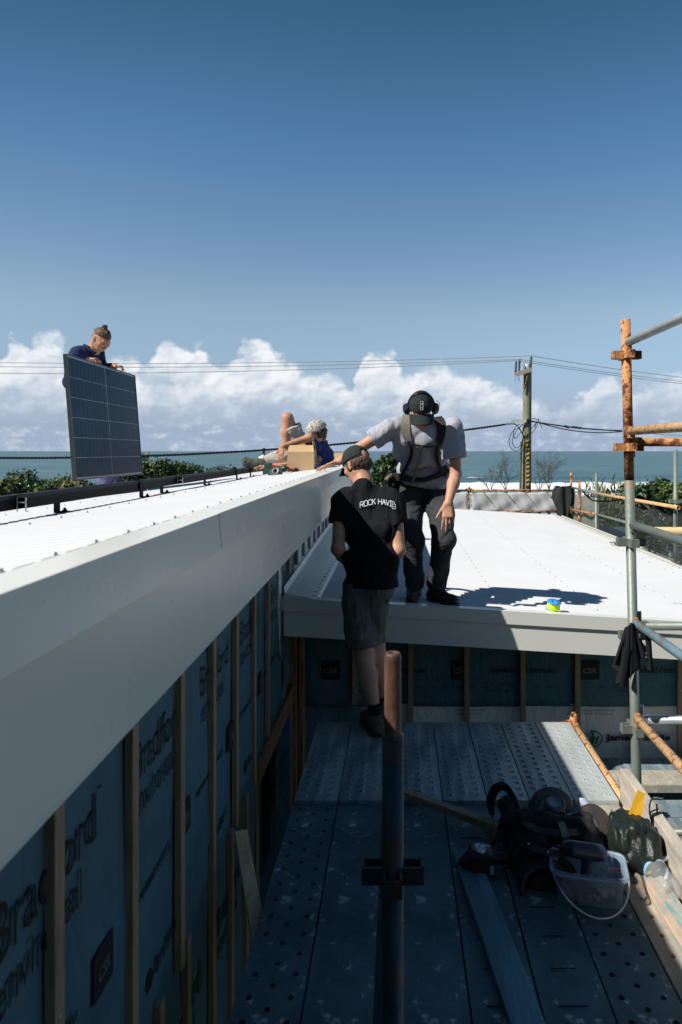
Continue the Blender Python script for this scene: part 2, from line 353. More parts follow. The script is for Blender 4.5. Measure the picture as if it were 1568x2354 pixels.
def screws(name, pts, parent, m, r=.009, h=.012):
    mb=MB()
    for p in pts: mb.lathe(p,(0,0,1),[(r*1.3,0),(r*1.3,.002),(r*.75,.003),(r*.75,h),(0,h)],8)
    return tag(mb.build(name,m,parent),kind='stuff')
M['screw']=mat('screw_zinc',(.42,.43,.44),.4,metal=.5)
# --- high roof
hr=corr('high_roof',lambda u,v:(LX(u,v),v,zhi(LX(u,v),v)-.012),-.50,-6.0,-1.6,13.2,.076,.008,house,M['roof'],nu=6,per=8)
tag(hr,'high corrugated white roof sheet falling away to the left')
pts=[]
for k in range(190):
    D=-1.5+k*.076
    if k%2==0: pts.append((LX(-.53,D),D,zhi(LX(-.53,D),D)+.001))
    if k%3==0:
        for x0 in (-1.25,-2.1,-3.0,-3.9): pts.append((LX(x0,D),D,zhi(LX(x0,D),D)-.004))
screws('roof_screws',pts,hr,M['screw'],.0055,.006)
# capping along the high edge: top strip with a pressed fringe, then the drop face
mb=MB()
D0,D1=-1.6,13.2
def edge_pt(x0,z,D): return (LX(x0,D),D,z)
segs=[(D0,1.72),(1.72,3.9),(3.9,6.1),(6.1,8.9),(8.9,D1)]
for k,(a,b) in enumerate(segs):
    e=.0012*(k%2); 
    a2=a-.03
    for (xa,za,xb,zb) in ((XE,ZE,XE-.085,ZE-.004),):
        mb.hexa([edge_pt(xa+e,za+e,a2),edge_pt(xa+e,za+e,b),edge_pt(xb,zb+e,b),edge_pt(xb,zb+e,a2),
                 edge_pt(xa+e,za-.003,a2),edge_pt(xa+e,za-.003,b),edge_pt(xb,zb-.003,b),edge_pt(xb,zb-.003,a2)][::1])
    mb.hexa([edge_pt(XE+e,ZE+e-.0005,a2),edge_pt(XE+e,ZE+e-.0005,b),edge_pt(XE-.004,ZE-.003,b),edge_pt(XE-.004,ZE-.003,a2),
             edge_pt(XE+e+.008,ZE-.088,a2),edge_pt(XE+e+.008,ZE-.088,b),edge_pt(XE-.004,ZE-.088,b),edge_pt(XE-.004,ZE-.088,a2)][::1])
# scalloped turn-down over each corrugation
for k in range(194):
    D=D0+.038+k*.076
    if D>D1: break
    mb.add([edge_pt(XE-.084,ZE-.003,D-.03),edge_pt(XE-.084,ZE-.003,D+.03),edge_pt(XE-.105,ZE-.016,D+.02),edge_pt(XE-.105,ZE-.016,D-.02)],[(0,1,2,3)])
cap=mb.build('roof_capping',M['trim'],house); tag(cap,'folded off-white capping along the edge of the high roof')
mb=MB()
for k,(a,b) in enumerate([(D0,4.38),(4.383,D1)]):
    x=XE-.010
    mb.hexa([edge_pt(x,ZE-.0885,a),edge_pt(x,ZE-.0885,b),edge_pt(x-.012,ZE-.0885,b),edge_pt(x-.012,ZE-.0885,a),
             edge_pt(x,ZE-.306,a),edge_pt(x,ZE-.306,b),edge_pt(x-.012,ZE-.306,b),edge_pt(x-.012,ZE-.306,a)])
mb.hexa([edge_pt(XE-.009,ZE-.303,D0),edge_pt(XE-.009,ZE-.303,D1),edge_pt(-.758,ZE-.303,D1),edge_pt(-.758,ZE-.303,D0),
         edge_pt(XE-.009,ZE-.309,D0),edge_pt(XE-.009,ZE-.309,D1),edge_pt(-.758,ZE-.309,D1),edge_pt(-.758,ZE-.309,D0)])
fa=mb.build('fascia_board',M['trim'],house); tag(fa,'broad off-white fascia board under the high roof')
# --- side wall membrane (left)
def bulge(D,z,s=0): return .006*math.sin(D*7+s)*math.sin(z*3.1+s)+.003*math.sin(D*23+z*9)
def wallgrid(name,m,D0,D1,z0,z1,lift=0,n=40):
    mb=MB(); mb.grid(lambda u,v:(LX(-.762,D0+(D1-D0)*u)+lift+bulge(D0+(D1-D0)*u,z0+(z1-z0)*v),D0+(D1-D0)*u,z0+(z1-z0)*v),max(4,int((D1-D0)*12)),12)
    o=mb.build(name,m,house)
    s=o.modifiers.new('s','SOLIDIFY'); s.thickness=.006; s.offset=-1; return o
wm=wallgrid('wall_membrane',M['membrane'],-.8,3.98,-3.2,-.465)
tag(wm,'dark blue printed wall membrane of the side wall below the high roof')
wm2=wallgrid('wall_membrane',M['membrane'],3.98,5.55,-1.80,-.465)
wm3=wallgrid('wall_membrane',M['membrane'],5.55,13.2,-.80,-.465)
wm4=wallgrid('wall_membrane',M['membrane_white'],5.55,13.2,-1.05,-.80,lift=.002); tag(wm4,'white strip of wall membrane above the low roof flashing')
wm5=wallgrid('wall_membrane',M['membrane_white'],4.72,4.84,-1.45,-.465,lift=.006); tag(wm5,'crumpled silver foil strip at the wall corner')
wm5.data.materials[0]=mat('silver_foil',(.6,.65,.7),.25,metal=.8,var=.2,scale=20,bump=1,bscale=30)
# printing on the side wall: reads away from the camera
UX=Vector((-.0144,1,0)).normalized(); UZ=Vector((0,0,1))
def wtext(b,D,z,wd,h,m='ink',bold=.012,par=wm,**k):
    o=Vector((LX(-.762,D)+.0075,D,z)); ux=UX
    return text(b,o,ux,UZ,wd,h,M[m],par,bold=bold,lift=.0,**k)
def quad(name,o,ux,uz,wd,h,m,par):
    o=Vector(o);ux=Vector(ux)*wd;uz=Vector(uz)*h
    mb=MB(); mb.add([o,o+ux,o+ux+uz,o+uz],[(0,1,2,3)]); return mb.build(name,m,par)
for k in range(-1,6):
    d=.735*k; D=1.30+d
    if D<5.3:
        par=wm if D<3.7 else wm2
        wtext('Bradford',D,-1.0,.465,.122,bold=.0,par=par); wtext('enviroseal',D+.01,-1.11,.37,.088,bold=.0,par=par)
        wtext('TM',D+.478,-.885,.022,.010,par=par)
        wtext('enviroseal.com.au',D+.67,-1.375,.42,.034,bold=.03,par=par)
        qb=quad('printed_panel',(LX(-.762,D+.45)+.0070,D+.45,-1.43),UX,UZ,.125,.125,M['ink'],par)
        wtext('CSR',D+.475,-1.39,.075,.038,'ink_grey',bold=.02,par=par).location.x+=.002
    if D<3.5:
        wtext('Bradford',D+.92,-1.70,.25,.05,bold=.02); 
        wtext('Bradford',D+.25,-2.16,.465,.122); wtext('enviroseal',D+.26,-2.27,.37,.088)
        mb=MB(); c=Vector((LX(-.762,D+.86)+.0075,D+.86,-1.675)); mb.add([c+UX*math.cos(a*math.pi/3)*.035+UZ*math.sin(a*math.pi/3)*.035 for a in range(6)],[tuple(range(6))]); mb.build('printed_badge',M['ink'],wm)
# battens on the side wall
def batten(D,z0,z1,x0=-.735,w=.045,m='batten',lab=None):
    mb=MB(); X0=LX(x0,D); mb.box((X0-.026,D-w/2,z0),(X0,D+w/2,z1))
    b=mb.build('wall_batten',M[m],house,bevel=.002,seg=1)
    for z in (z1-.25,z1-.8):
        if z>z0+.05:
            s=MB(); s.lathe((X0-.001,D,z),(1,0,0),[(.007,0),(.007,.0025),(0,.0025)],8); s.build('screw_head',M['screw'],b)
    return b
for D,z0 in ((.60,-2.9),(1.06,-2.9),(1.53,-2.9),(1.99,-2.9),(2.45,-1.855),(2.90,-2.7),(3.34,-1.836),(3.79,-1.843),(4.23,-1.76)):
    batten(D,z0,-.47)
for D in (2.23,2.53,3.24,3.58): batten(D,-2.95,-1.80)
for k in range(19):
    D=5.12+k*.45
    if D<13: batten(D,-.925,-.47)
# window opening
wf=MB(); X0=LX(-.762,4.5)
wf.box((X0-.02,3.98,-1.935),(X0+.022,5.5,-1.80)); header=wf.build('window_header',M['stud'],house,bevel=.003)
wf=MB(); wf.box((X0-.02,3.90,-3.1),(X0+.016,3.965,-1.82)); wf.box((X0-.06,5.22,-3.1),(X0+.01,5.27,-1.94)); wf.build('window_stud',M['stud'],house,bevel=.003)
wf=MB(); wf.box((X0-.10,3.99,-1.965),(X0+.012,5.2,-1.94)); wf.box((X0-.10,3.985,-3.1),(X0+.012,4.025,-1.966)); wf.box((X0-.10,5.16,-3.1),(X0+.012,5.20,-1.966))
wf.build('window_lining',M['membrane'],house)
wf=MB(); wf.box((X0-.30,3.3,-3.2),(X0-.2,5.5,-1.85)); wf.build('interior_shade_panel',M['dark'],house)  # near-black panel painted as the darkness inside the opening
st=MB(); st.box((-.875,5.27,-2.9),(-.785,5.315,-1.37)); cs=st.build('corner_stud',M['stud'],house,bevel=.003); tag(cs,'knotty timber corner stud where the two walls meet')
st=MB(); st.box((-.90,5.31,-2.9),(-.882,5.36,-1.37)); st.box((-.78,5.36,-2.9),(-.745,5.5,-1.37)); st.build('corner_stud',M['stud'],house,bevel=.003)
# torn flap of membrane near the corner
mb=MB(); mb.grid(lambda u,v:(LX(-.75,4.95)+.03*v*u+.02*math.sin(5*v),4.85+.16*u*(1-v*.5),-1.50-.28*v),6,8); mb.build('membrane_flap',M['membrane'],house)
# --- low roof
lr=corr('low_roof',lambda u,v:(u,v,zlo(u)-.008),-.60,XR-.03,DF+.045,DE,.076,.008,house,M['roof'],nu=6,per=10)
tag(lr,'low corrugated white roof sheet with rows of screws')
pts=[]
k=0; D=DF+.045
while D<DE-.1:
    for x0 in (.02,.77,1.50,2.27,2.90):
        if k%3==0: pts.append((x0,D,zlo(x0)))
    if k%2==0: pts.append((XR-.12,D,zlo(XR-.12)))
    D+=.076; k+=1
screws('roof_screws',pts,lr,M['screw'],.0058,.008)
# apron flashing against the side wall
mb=MB()
nseg=30
def flp(u,v):
    D=DF+.02+(13.2-DF)*v; xa=LX(-.748,D); xb=-.585
    tp=.05*max(0,1-(D-DF)/3)
    if u<=.12: return (xa+.012*(u/.12),D,-.925-tp-.045*(u/.12))
    t=(u-.12)/.88; return (xa+.012+(xb-xa-.012)*t,D,-.970-tp+(zlo(xb)+.012+.970+tp)*t+.002*math.sin(D*3))
us=[0,.12,.5,.9,1.0]
vs=[];fs=[]
for j in range(nseg+1):
    for u in us: vs.append(flp(u,j/nseg))
for j in range(nseg):
    for i in range(4): a=j*5+i; fs.append((a,a+1,a+6,a+5))
mb.add(vs,fs)
k=0; D=DF+.10
while D<13.1:
    mb.add([(-.586,D-.03,zlo(-.585)+.011),(-.586,D+.03,zlo(-.585)+.011),(-.568,D+.022,zlo(-.57)-.004),(-.568,D-.022,zlo(-.57)-.004)],[(0,1,2,3)]); D+=.076
a_=[flp(u,0) for u in us]; mb.add(a_+[(a_[0][0],DF+.02,zlo(-.83)+.012),(a_[4][0],DF+.02,zlo(-.58)-.01)],[(0,1,2,3,4,6,5)])
af=mb.build('apron_flashing',M['trim'],house); tag(af,'smooth pale apron flashing between wall and low roof')
screws('flashing_screws',[(-.615,DF+.10+.152*i,zlo(-.61)+.010) for i in range(54)],af,mat('dark_screw',(.05,.06,.07),.4,metal=.5),.009,.012)
# front capping and fascia of the low roof
mb=MB(); xa=-.83; xb=XR
def lp(x,D,dz): return (x,D,zlo(x)+dz)
for k,(a,b) in enumerate(((xa,-.25),(-.25,2.1),(2.1,xb))):
    e=.0012*(k%2)
    def hx(D0,D1,z0,z1): mb.hexa([lp(a,D0,z0),lp(b,D0,z0),lp(b,D1,z0),lp(a,D1,z0),lp(a,D0,z1),lp(b,D0,z1),lp(b,D1,z1),lp(a,D1,z1)])
    hx(DF-e,DF+.075,.010,.014+e); hx(DF-e,DF+.004,-.078,.0095)
cp=mb.build('roof_capping',M['trim'],house); tag(cp,'folded off-white capping along the front of the low roof')
mb=MB()
mb.hexa([lp(xa+.01,DF+.014,-.262),lp(xb,DF+.014,-.262),lp(xb,DF+.03,-.262),lp(xa+.01,DF+.03,-.262),lp(xa+.01,DF+.014,-.074),lp(xb,DF+.014,-.074),lp(xb,DF+.03,-.074),lp(xa+.01,DF+.03,-.074)])
mb.hexa([lp(xa+.01,DF+.031,-.262),lp(xb,DF+.031,-.262),lp(xb,DW,-.262),lp(xa+.01,DW,-.262),lp(xa+.01,DF+.031,-.256),lp(xb,DF+.031,-.256),lp(xb,DW,-.256),lp(xa+.01,DW,-.256)])
fb=mb.build('fascia_board',M['trim'],house); tag(fb,'off-white fascia board of the low roof, its right end in sun')
# right edge cap + gutter
mb=MB()
for (x0,x1,z0,z1) in ((XR-.07,XR,.012,.018),(XR-.003,XR+.003,-.09,.0115),(XR+.012,XR+.018,-.10,.0),(XR+.018,XR+.11,-.11,-.10),(XR+.11,XR+.116,-.11,.005)):
    mb.box((x0,DF+.08,zlo(XR)+z0),(x1,DE,zlo(XR)+z1))
g=mb.build('gutter',M['trim'],house)
mb=MB(); mb.box((XR+.019,DF+.09,zlo(XR)-.099),(XR+.108,DE-.01,zlo(XR)-.02)); mb.build('gutter_fill',M['dark'],house)  # near-black box filling the gutter trough
mb=MB(); mb.hexa([lp(-.6,DE,.012),lp(XR,DE,.012),lp(XR,DE+.004,.012),lp(-.6,DE+.004,.012),lp(-.6,DE,-.2),lp(XR,DE,-.2),lp(XR,DE+.004,-.2),lp(-.6,DE+.004,-.2)]); mb.build('rear_capping',M['trim'],house)
mb=MB()   # small cut-offs of foil/paper left on the roof
for (x,D) in ((1.98,10.9),(2.07,10.7),(2.15,10.95)):
    mb.grid(lambda u,v:(x+u*.12,D+v*.2,zlo(x)+.012+.03*math.sin(u*5+v*3)**2),4,4)
# --- far wall under the low roof
XL=LX(-.762,DW)
def fbul(x,z): return .008*math.sin(x*5+z*2)*math.sin(z*4)+.004*math.sin(x*17+z*13)
def farw(name,m,x0,x1,z0,z1,lift,label=None,fn=fbul):
    mb=MB(); mb.grid(lambda u,v:(x0+(x1-x0)*u,DW-lift-fn(x0+(x1-x0)*u,z0+(z1-z0)*v),z0+(z1-z0)*v),40,14)
    o=mb.build(name,m,house); s=o.modifiers.new('s','SOLIDIFY'); s.thickness=.006; s.offset=-1
    return tag(o,label)
fw=farw('wall_membrane',M['membrane'],-.84,5.0,-2.09,-1.25,.012,'dark blue printed membrane of the far wall under the low roof')
def crease(x,z): return .006*math.sin(x*5)+.010*math.sin(x*14+z*9)*max(0,(z+2.45)*2)
fw2=farw('wall_membrane',M['membrane_grey'],-.30,5.0,-2.62,-2.07,.0,'pale grey membrane strip low on the far wall',crease)
fw3=farw('wall_membrane',M['membrane'],-.84,-.30,-3.0,-2.07,.0,fn=crease)
def FP(x,y): p=P(x,y,DW-.027); return p
def ftext(b,x0,x1,y0,y1,m='ink',par=fw,**k):
    a=FP(x0,y1); c=FP(x1,y0); return text(b,a,(1,0,0),(0,0,1),c.x-a.x,c.z-a.z,M[m],par,lift=0.,**k)
def fquad(x0,x1,y0,y1,m,par=fw):
    a=FP(x0,y1); c=FP(x1,y0); a.y+=.004; return quad('printed_panel',a,(1,0,0),(0,0,1),c.x-a.x,c.z-a.z,M[m],par)
M['ink_faint']=mat('faint_ink',(.020,.028,.033),.7)
M['csr']=mat('grey_print',(.16,.17,.17),.7)
for bx in (739,1037,1335,1633):
    fquad(bx,bx+43.5,1519,1563,'ink')
    ftext('CSR',bx+5,bx+38,1536,1548,'csr',bold=.03)
    if bx<1600: 
        ftext('enviroseal.com.au',bx+92,bx+240,1533,1547,'ink',bold=.03)
        ftext('THIS SIDE FACING OUT',bx+74,bx+142,1568,1574,'ink_faint',flip=True)
        ftext('LAP LINE 150mm',bx+83,bx+132,1586,1592,'ink_faint',flip=True)
for k in range(24):
    x=900+k*29.6; fquad(x,x+15,1579.5,1580.8,'ink_faint')
for bx in (745,1043,1341):
    if bx>900:
        ftext('Overlap weather barrier min. 150mm',bx,bx+74,1630,1636,par=fw2); ftext('Install this side facing out',bx+9,bx+65,1638,1644,par=fw2)
ftext('James Hardie',1392,1541,1688,1707,par=fw2,bold=.045); ftext('TM',1541,1546,1686,1689,par=fw2)
c=FP(1366,1698.5); mb=MB(); R=19/F0*DW
vs=[];fs=[]
for k in range(48):
    a=2*math.pi*k/48
    for r in (R,R*.86): vs.append(c+Vector((math.cos(a)*r,0,math.sin(a)*r)))
for k in range(48): a=2*k;b=2*((k+1)%48); fs.append((a,a+1,b+1,b))
mb.add(vs,fs)
def stroke(x0,y0,x1,y1,w_=.12):
    a=Vector((x0*R,0,y0*R));b=Vector((x1*R,0,y1*R)); mb.add([c+a-Vector((w_*R,0,0)),c+a+Vector((w_*R,0,0)),c+b+Vector((w_*R,0,0)),c+b-Vector((w_*R,0,0))],[(0,1,2,3)])
for s_ in ((-.05,.85,-.42,-.35),(-.42,-.35,-.62,-.30),(.02,.30,-.30,-.82),(.50,.32,.20,-.60)): stroke(*s_)
mb.add([c+Vector((-.15*R,-.001,-.08*R)),c+Vector((.40*R,-.001,-.08*R)),c+Vector((.44*R,-.001,.08*R)),c+Vector((-.10*R,-.001,.08*R))],[(0,1,2,3)])
mb.build('printed_badge',M['ink_green'],fw2)
for x in (816,944,1073,1202,1327,1457,1563,1700):
    X=P(x,1500,DW-.03).x; mb=MB(); zb=-2.62 if x>830 else -2.065
    mb.box((X-.0225,DW-.047,zb),(X+.0225,DW-.021,-1.27-.06*X)); b=mb.build('wall_batten',M['batten'],house,bevel=.002,seg=1)
    for z in (-1.50-.06*X,-1.95):
        s=MB(); s.lathe((X,DW-.046,z),(0,-1,0),[(.008,0),(.008,.003),(0,.003)],8); s.build('screw_head',M['screw'],b)
# lower storey so the house stands on something
mb=MB(); mb.box((XL-3.5,DW+.05,-4.8),(5.0,13.5,-1.5)); mb.box((-6.5,-1.4,-4.8),(LX(-1.1,4),13.1,-.95)); bw=mb.build('lower_wall',M['membrane'],house)
# =================================================================== SOLAR RAILS
def rail(D0,D1,feet,x0=-1.58,lab='',first=True):
    X=LX(x0,D0); zr=zhi(X,D0)
    root=empty('mounting_rail',(X,D0,zr),lab,'mounting rail','black rails for the solar panels')
    def Q(D,dx,dz): XX=LX(x0,D); return Vector((XX+dx,D,zhi(XX,D)+dz))
    mb=MB()
    for (xa,xb,za,zb) in ((-.020,-.016,.044,.088),(.016,.020,.044,.088),(-.016,.016,.044,.048),(-.016,.016,.070,.073)):
        mb.hexa([Q(D0,xa,za),Q(D0,xb,za),Q(D1,xb,za),Q(D1,xa,za),Q(D0,xa,zb),Q(D0,xb,zb),Q(D1,xb,zb),Q(D1,xa,zb)])
    mb.build('rail_channel',M['black'],root)
    mb=MB(); mb.hexa([Q(D0,-.022,.088),Q(D0,.023,.088),Q(D1,.023,.088),Q(D1,-.022,.088),Q(D0,-.020,.104),Q(D0,.017,.104),Q(D1,.017,.104),Q(D1,-.020,.104)]); mb.build('rail_top',M['railtop'],root)
    # cut end shows bare metal
    e=MB()
    for (xa,xb,za,zb) in ((-.0205,-.0155,.030,.088),(.0155,.0205,.030,.088),(-.02,.02,.066,.0705)):
        a=Q(D0-.001,xa,za);b_=Q(D0-.001,xb,zb);e.box((a.x,a.y-.002,a.z),(b_.x,a.y,b_.z))
    e.build('rail_end',M['brightgalv'],root)
    for D in feet:
        f=MB(); a=Q(D,.024,.0)
        f.box((a.x,a.y-.025,a.z+.001),(a.x+.006,a.y+.025,a.z+.100)); f.box((a.x,a.y-.025,a.z+.0005),(a.x+.065,a.y+.025,a.z+.007))
        f.lathe((a.x+.04,a.y,a.z+.007),(0,0,1),[(.012,0),(.012,.006),(.007,.007),(.007,.016),(0,.016)],8)
        fo=f.build('rail_foot',M['black'],root)
        c_=MB(); b_=Q(D,0,.104); c_.box((b_.x-.018,b_.y-.02,b_.z+.001),(b_.x+.022,b_.y+.02,b_.z+.012)); c_.lathe((b_.x,b_.y,b_.z+.012),(0,0,1),[(.008,0),(.008,.012),(0,.012)],8)
        c_.build('rail_clamp',M['black'],root)
    return root
rail(1.6,3.30,[2.2,3.20],lab='black channel rail nearest the camera at the left edge of the high roof')
rail(2.86,4.60,[4.17],x0=-1.535,lab='black channel rail second from the camera on the high roof, bare cut end facing us')
rail(4.43,5.85,[4.68,5.78],x0=-1.58,lab='black channel rail beside the held solar panel on the high roof')
rail(5.04,6.95,[6.80],x0=-1.535,lab='black channel rail fourth from the camera, just past the solar panel')
rail(6.2,8.6,[7.7,8.5],x0=-1.58,lab='farthest black channel rail of the front row, ending by the green tools')
# the second row, down the slope, carries the panel's lower edge
rail(3.0,9.8,[3.6,5.0,6.4,7.8,9.2],x0=-2.78,lab='long black channel rail down the slope, under the foot of the solar panel')
# =================================================================== SEA, LAND
EX=N_=None
m=bpy.data.materials.new('sea_water'); m.use_nodes=True; nt=m.node_tree; N=nt.nodes; L=nt.links; b=N['Principled BSDF']
b.inputs['Roughness'].default_value=.35; b.inputs['Specular IOR Level'].default_value=.22
ge=N.new('ShaderNodeNewGeometry'); sx=N.new('ShaderNodeSeparateXYZ'); L.new(ge.outputs['Position'],sx.inputs[0]); PX,PY,_=sx.outputs
def tn(scale,stretch,detail=6,rough=.6):
    mp=N.new('ShaderNodeMapping'); mp.inputs['Scale'].default_value=stretch; L.new(ge.outputs['Position'],mp.inputs[0])
    n=N.new('ShaderNodeTexNoise'); n.inputs['Scale'].default_value=scale; n.inputs['Detail'].default_value=detail; n.inputs['Roughness'].default_value=rough; L.new(mp.outputs[0],n.inputs[0]); return n.outputs['Fac']
big=tn(1,(.006,.018,1),5); swell=tn(1,(.02,.11,1),6,.65); chop=tn(1,(.35,1.0,1),5,.7)
colr=N.new('ShaderNodeMix'); colr.data_type='RGBA'; colr.inputs[6].default_value=(.026,.078,.096,1); colr.inputs[7].default_value=(.095,.175,.185,1)
L.new(mrange(nmath('ADD',nmath('MULTIPLY',swell,.7),nmath('MULTIPLY',big,.3)),.41,.59),colr.inputs[0])
fn_=tn(1,(.05,.16,1),8,.7); fe=tn(1,(.035,.035,1),5,.6)
yw=nmath('ADD',PY,nmath('MULTIPLY',nmath('SUBTRACT',fe,.5),34))
band1=nmath('MULTIPLY',mrange(yw,169,175),mrange(yw,202,196))
band2=nmath('MULTIPLY',nmath('MULTIPLY',mrange(yw,150,153),mrange(yw,162,157)),mrange(fn_,.36,.5))
wash=nmath('MULTIPLY',mrange(yw,178,150),mrange(fn_,.46,.60)); 
far=nmath('MULTIPLY',nmath('MULTIPLY',mrange(yw,243,246),mrange(yw,252,248)),mrange(fn_,.60,.66))
foam=nmath('MAXIMUM',nmath('MAXIMUM',band1,band2),nmath('MAXIMUM',nmath('MULTIPLY',wash,.6),far))
fm=N.new('ShaderNodeMix'); fm.data_type='RGBA'; fm.inputs[7].default_value=(.82,.84,.85,1); L.new(foam,fm.inputs[0])
shal=N.new('ShaderNodeMix'); shal.data_type='RGBA'; shal.inputs[7].default_value=(.28,.33,.33,1); L.new(mrange(PY,168,140,0,.85),shal.inputs[0]); L.new(colr.outputs[2],shal.inputs[6]); L.new(shal.outputs[2],fm.inputs[6])
L.new(fm.outputs[2],b.inputs['Base Color'])
L.new(mrange(foam,0,1,.35,.9),b.inputs['Roughness'])
bp=N.new('ShaderNodeBump'); bp.inputs['Strength'].default_value=.6; bp.inputs['Distance'].default_value=.9
L.new(nmath('ADD',nmath('MULTIPLY',swell,1.2),nmath('MULTIPLY',chop,.35)),bp.inputs['Height']); L.new(bp.outputs[0],b.inputs['Normal'])
M['sea']=m
ys=np.concatenate([np.linspace(88,260,130),np.geomspace(262,50000,60)])
xs=np.concatenate([-np.geomspace(60000,260,12),np.linspace(-250,250,160),np.geomspace(260,60000,12)])
XX,YY=np.meshgrid(xs,ys)
ZZ=-10+.9*np.exp(-((YY-188-8*np.sin(XX*.03)-3*np.sin(XX*.11))/7)**2)+.35*np.exp(-((YY-154-3*np.sin(XX*.05))/4)**2)+.7*np.exp(-((YY-248-9*np.sin(XX*.013))/6)**2)
ZZ=ZZ+np.where((YY>172)&(YY<200),RNG.normal(0,.16,YY.shape),0)
vs=np.stack([XX,YY,ZZ],-1).reshape(-1,3); nx=len(xs)
fs=[(j*nx+i,j*nx+i+1,(j+1)*nx+i+1,(j+1)*nx+i) for j in range(len(ys)-1) for i in range(nx-1)]
me=bpy.data.meshes.new('ocean'); me.from_pydata(vs.tolist(),[],fs); oc=mkobj('ocean',me,M['sea'],origin=(0,0,0),smooth=True); tag(oc,kind='structure')
M['sand']=mat('beach_sand',(.42,.36,.27),.9,var=.1,scale=.3,bump=.3,bscale=2)
M['soil']=mat('scrubby_ground',(.10,.10,.06),.95,var=.3,scale=1.2,col2=(.04,.06,.025),lo=.4,hi=.6,c2scale=.8,bump=.5,bscale=8)
def gz(x,y): return -4.8 - max(0,min(1,(y-38)/45))*5.35 + .15*math.sin(x*.7)*math.sin(y*.5)
mb=MB(); mb.grid(lambda u,v:(-160+320*u,-12+ (82+12)*v, gz(-160+320*u,-12+94*v) if v>.05 else -4.8),90,70); gr=mb.build('ground',M['soil'],origin=(0,0,0)); tag(gr,kind='structure')
mb=MB(); mb.grid(lambda u,v:(-300+600*u,70+70*v,-9.6-.9*v-.25*max(0,math.sin(3*v))),30,12); gr=mb.build('beach',M['sand'],origin=(0,0,0)); tag(gr,kind='structure')
# unseen dark wall and roof, added behind the viewer to block low sky light
nh=empty('sky_blocker',(1,-6.2,-4.8),'added dark wall and roof behind the viewer, unseen, blocking low sky light','house')
mb=MB(); mb.box((-9,-7.0,-4.8),(12,-6.2,2.2))
for k in range(38): mb.box((-9,-6.199,-4.75+k*.18),(12,-6.185,-4.60+k*.18))
mb.build('wall',mat('dark_blocker_boards',(.05,.055,.055),.8,var=.1),nh)
mb=MB(); mb.hexa([(-9.4,-5.9,2.15),(12.4,-5.9,2.15),(12.4,-10,3.6),(-9.4,-10,3.6),(-9.4,-5.9,2.22),(12.4,-5.9,2.22),(12.4,-10,3.67),(-9.4,-10,3.67)]); mb.build('roof',mat('dark_blocker_roof',(.06,.06,.065),.6,var=.1),nh)
# =================================================================== SCAFFOLD
ZD=-1.72
def plank(name,x0,x1,d0,d1,z,mt,holes=None,lab=None,group=None,along='Y',th=.055,rim=.003,hr=.008,hook=False,seedk=0):
    """steel plank; holes=(rows offsets across, pitch along, stagger). Holes are really open, with a pressed rim."""
    mb=MB(); W=x1-x0; Lh=d1-d0
    def T(u,v,dz):   # u across, v along
        return (x0+u,d0+v,z+dz) if along=='Y' else (d0+v,x0+u,z+dz)
    def q(u0,u1,v0,v1):
        if u1-u0<1e-5 or v1-v0<1e-5: return
        f=[T(u0,v0,0),T(u1,v0,0),T(u1,v1,0),T(u0,v1,0)]
        mb.add(f,[(0,1,2,3)] if along=='Y' else [(3,2,1,0)])
    if holes:
        rows,pitch,stag=holes; c=.034
        last=0
        for ri,ru in enumerate(rows):
            q(last,ru-c/2,0,Lh); last=ru+c/2
            v=.05+(stag if ri%2 else 0); lv=0
            while v+c/2<Lh-.02:
                q(ru-c/2,ru+c/2,lv,v-c/2)
                if random.random()<.985:
                    o=[];i_=[];r2=[]
                    for k in range(8):
                        a=math.pi/4*k; ca,sa=math.cos(a),math.sin(a); s_=max(abs(ca),abs(sa))
                        o.append(T(ru+ca/s_*c/2,v+sa/s_*c/2,0)); r2.append(T(ru+ca*hr*1.35,v+sa*hr*1.35,rim)); i_.append(T(ru+ca*hr,v+sa*hr,rim*.8))
                    dn=[T(ru+math.cos(math.pi/4*k)*hr,v+math.sin(math.pi/4*k)*hr,-.012) for k in range(8)]
                    fs=[]
                    for (A,B) in ((0,8),(8,16),(16,24)):
                        for k in range(8):
                            f=(A+k,A+(k+1)%8,B+(k+1)%8,B+k); fs.append(f if along=='Y' else f[::-1])
                    mb.add(o+r2+i_+dn,fs)
                else: q(ru-c/2,ru+c/2,v-c/2,v+c/2)
                lv=v+c/2; v+=pitch
            q(ru-c/2,ru+c/2,lv,Lh)
        q(last,W,0,Lh)
        # underside sheet keeps the holes dark
        a=[T(.004,.004,-th),T(W-.004,.004,-th),T(W-.004,Lh-.004,-th),T(.004,Lh-.004,-th)]; mb.add(a,[(3,2,1,0)])
    else:
        q(0,W,0,Lh); a=[T(0,0,-th),T(W,0,-th),T(W,Lh,-th),T(0,Lh,-th)]; mb.add(a,[(3,2,1,0)])
    for (a,b_) in (((0,0),(W,0)),((W,0),(W,Lh)),((W,Lh),(0,Lh)),((0,Lh),(0,0))):
        mb.add([T(*a,0),T(*b_,0),T(*b_,-th),T(*a,-th)],[(3,2,1,0)] if along=='Y' else [(0,1,2,3)])
    o=mb.build(name,mt)
    if group: tag(o,lab,'scaffold plank',group)
    else: tag(o,lab,'scaffold plank')
    return o
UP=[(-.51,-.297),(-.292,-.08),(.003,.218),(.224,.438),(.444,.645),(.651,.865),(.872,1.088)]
UPL=['leftmost galvanised plank of the far deck bay, beside the window opening','second galvanised plank from the left, under the heels of the man in black','third galvanised plank, partly behind the near rusty post','middle galvanised plank of the far deck bay','fifth galvanised plank, behind the tool strap','sixth galvanised plank with pale scuffs, in shade beside the sunlit one','sunlit galvanised plank at the right end of the far deck bay']
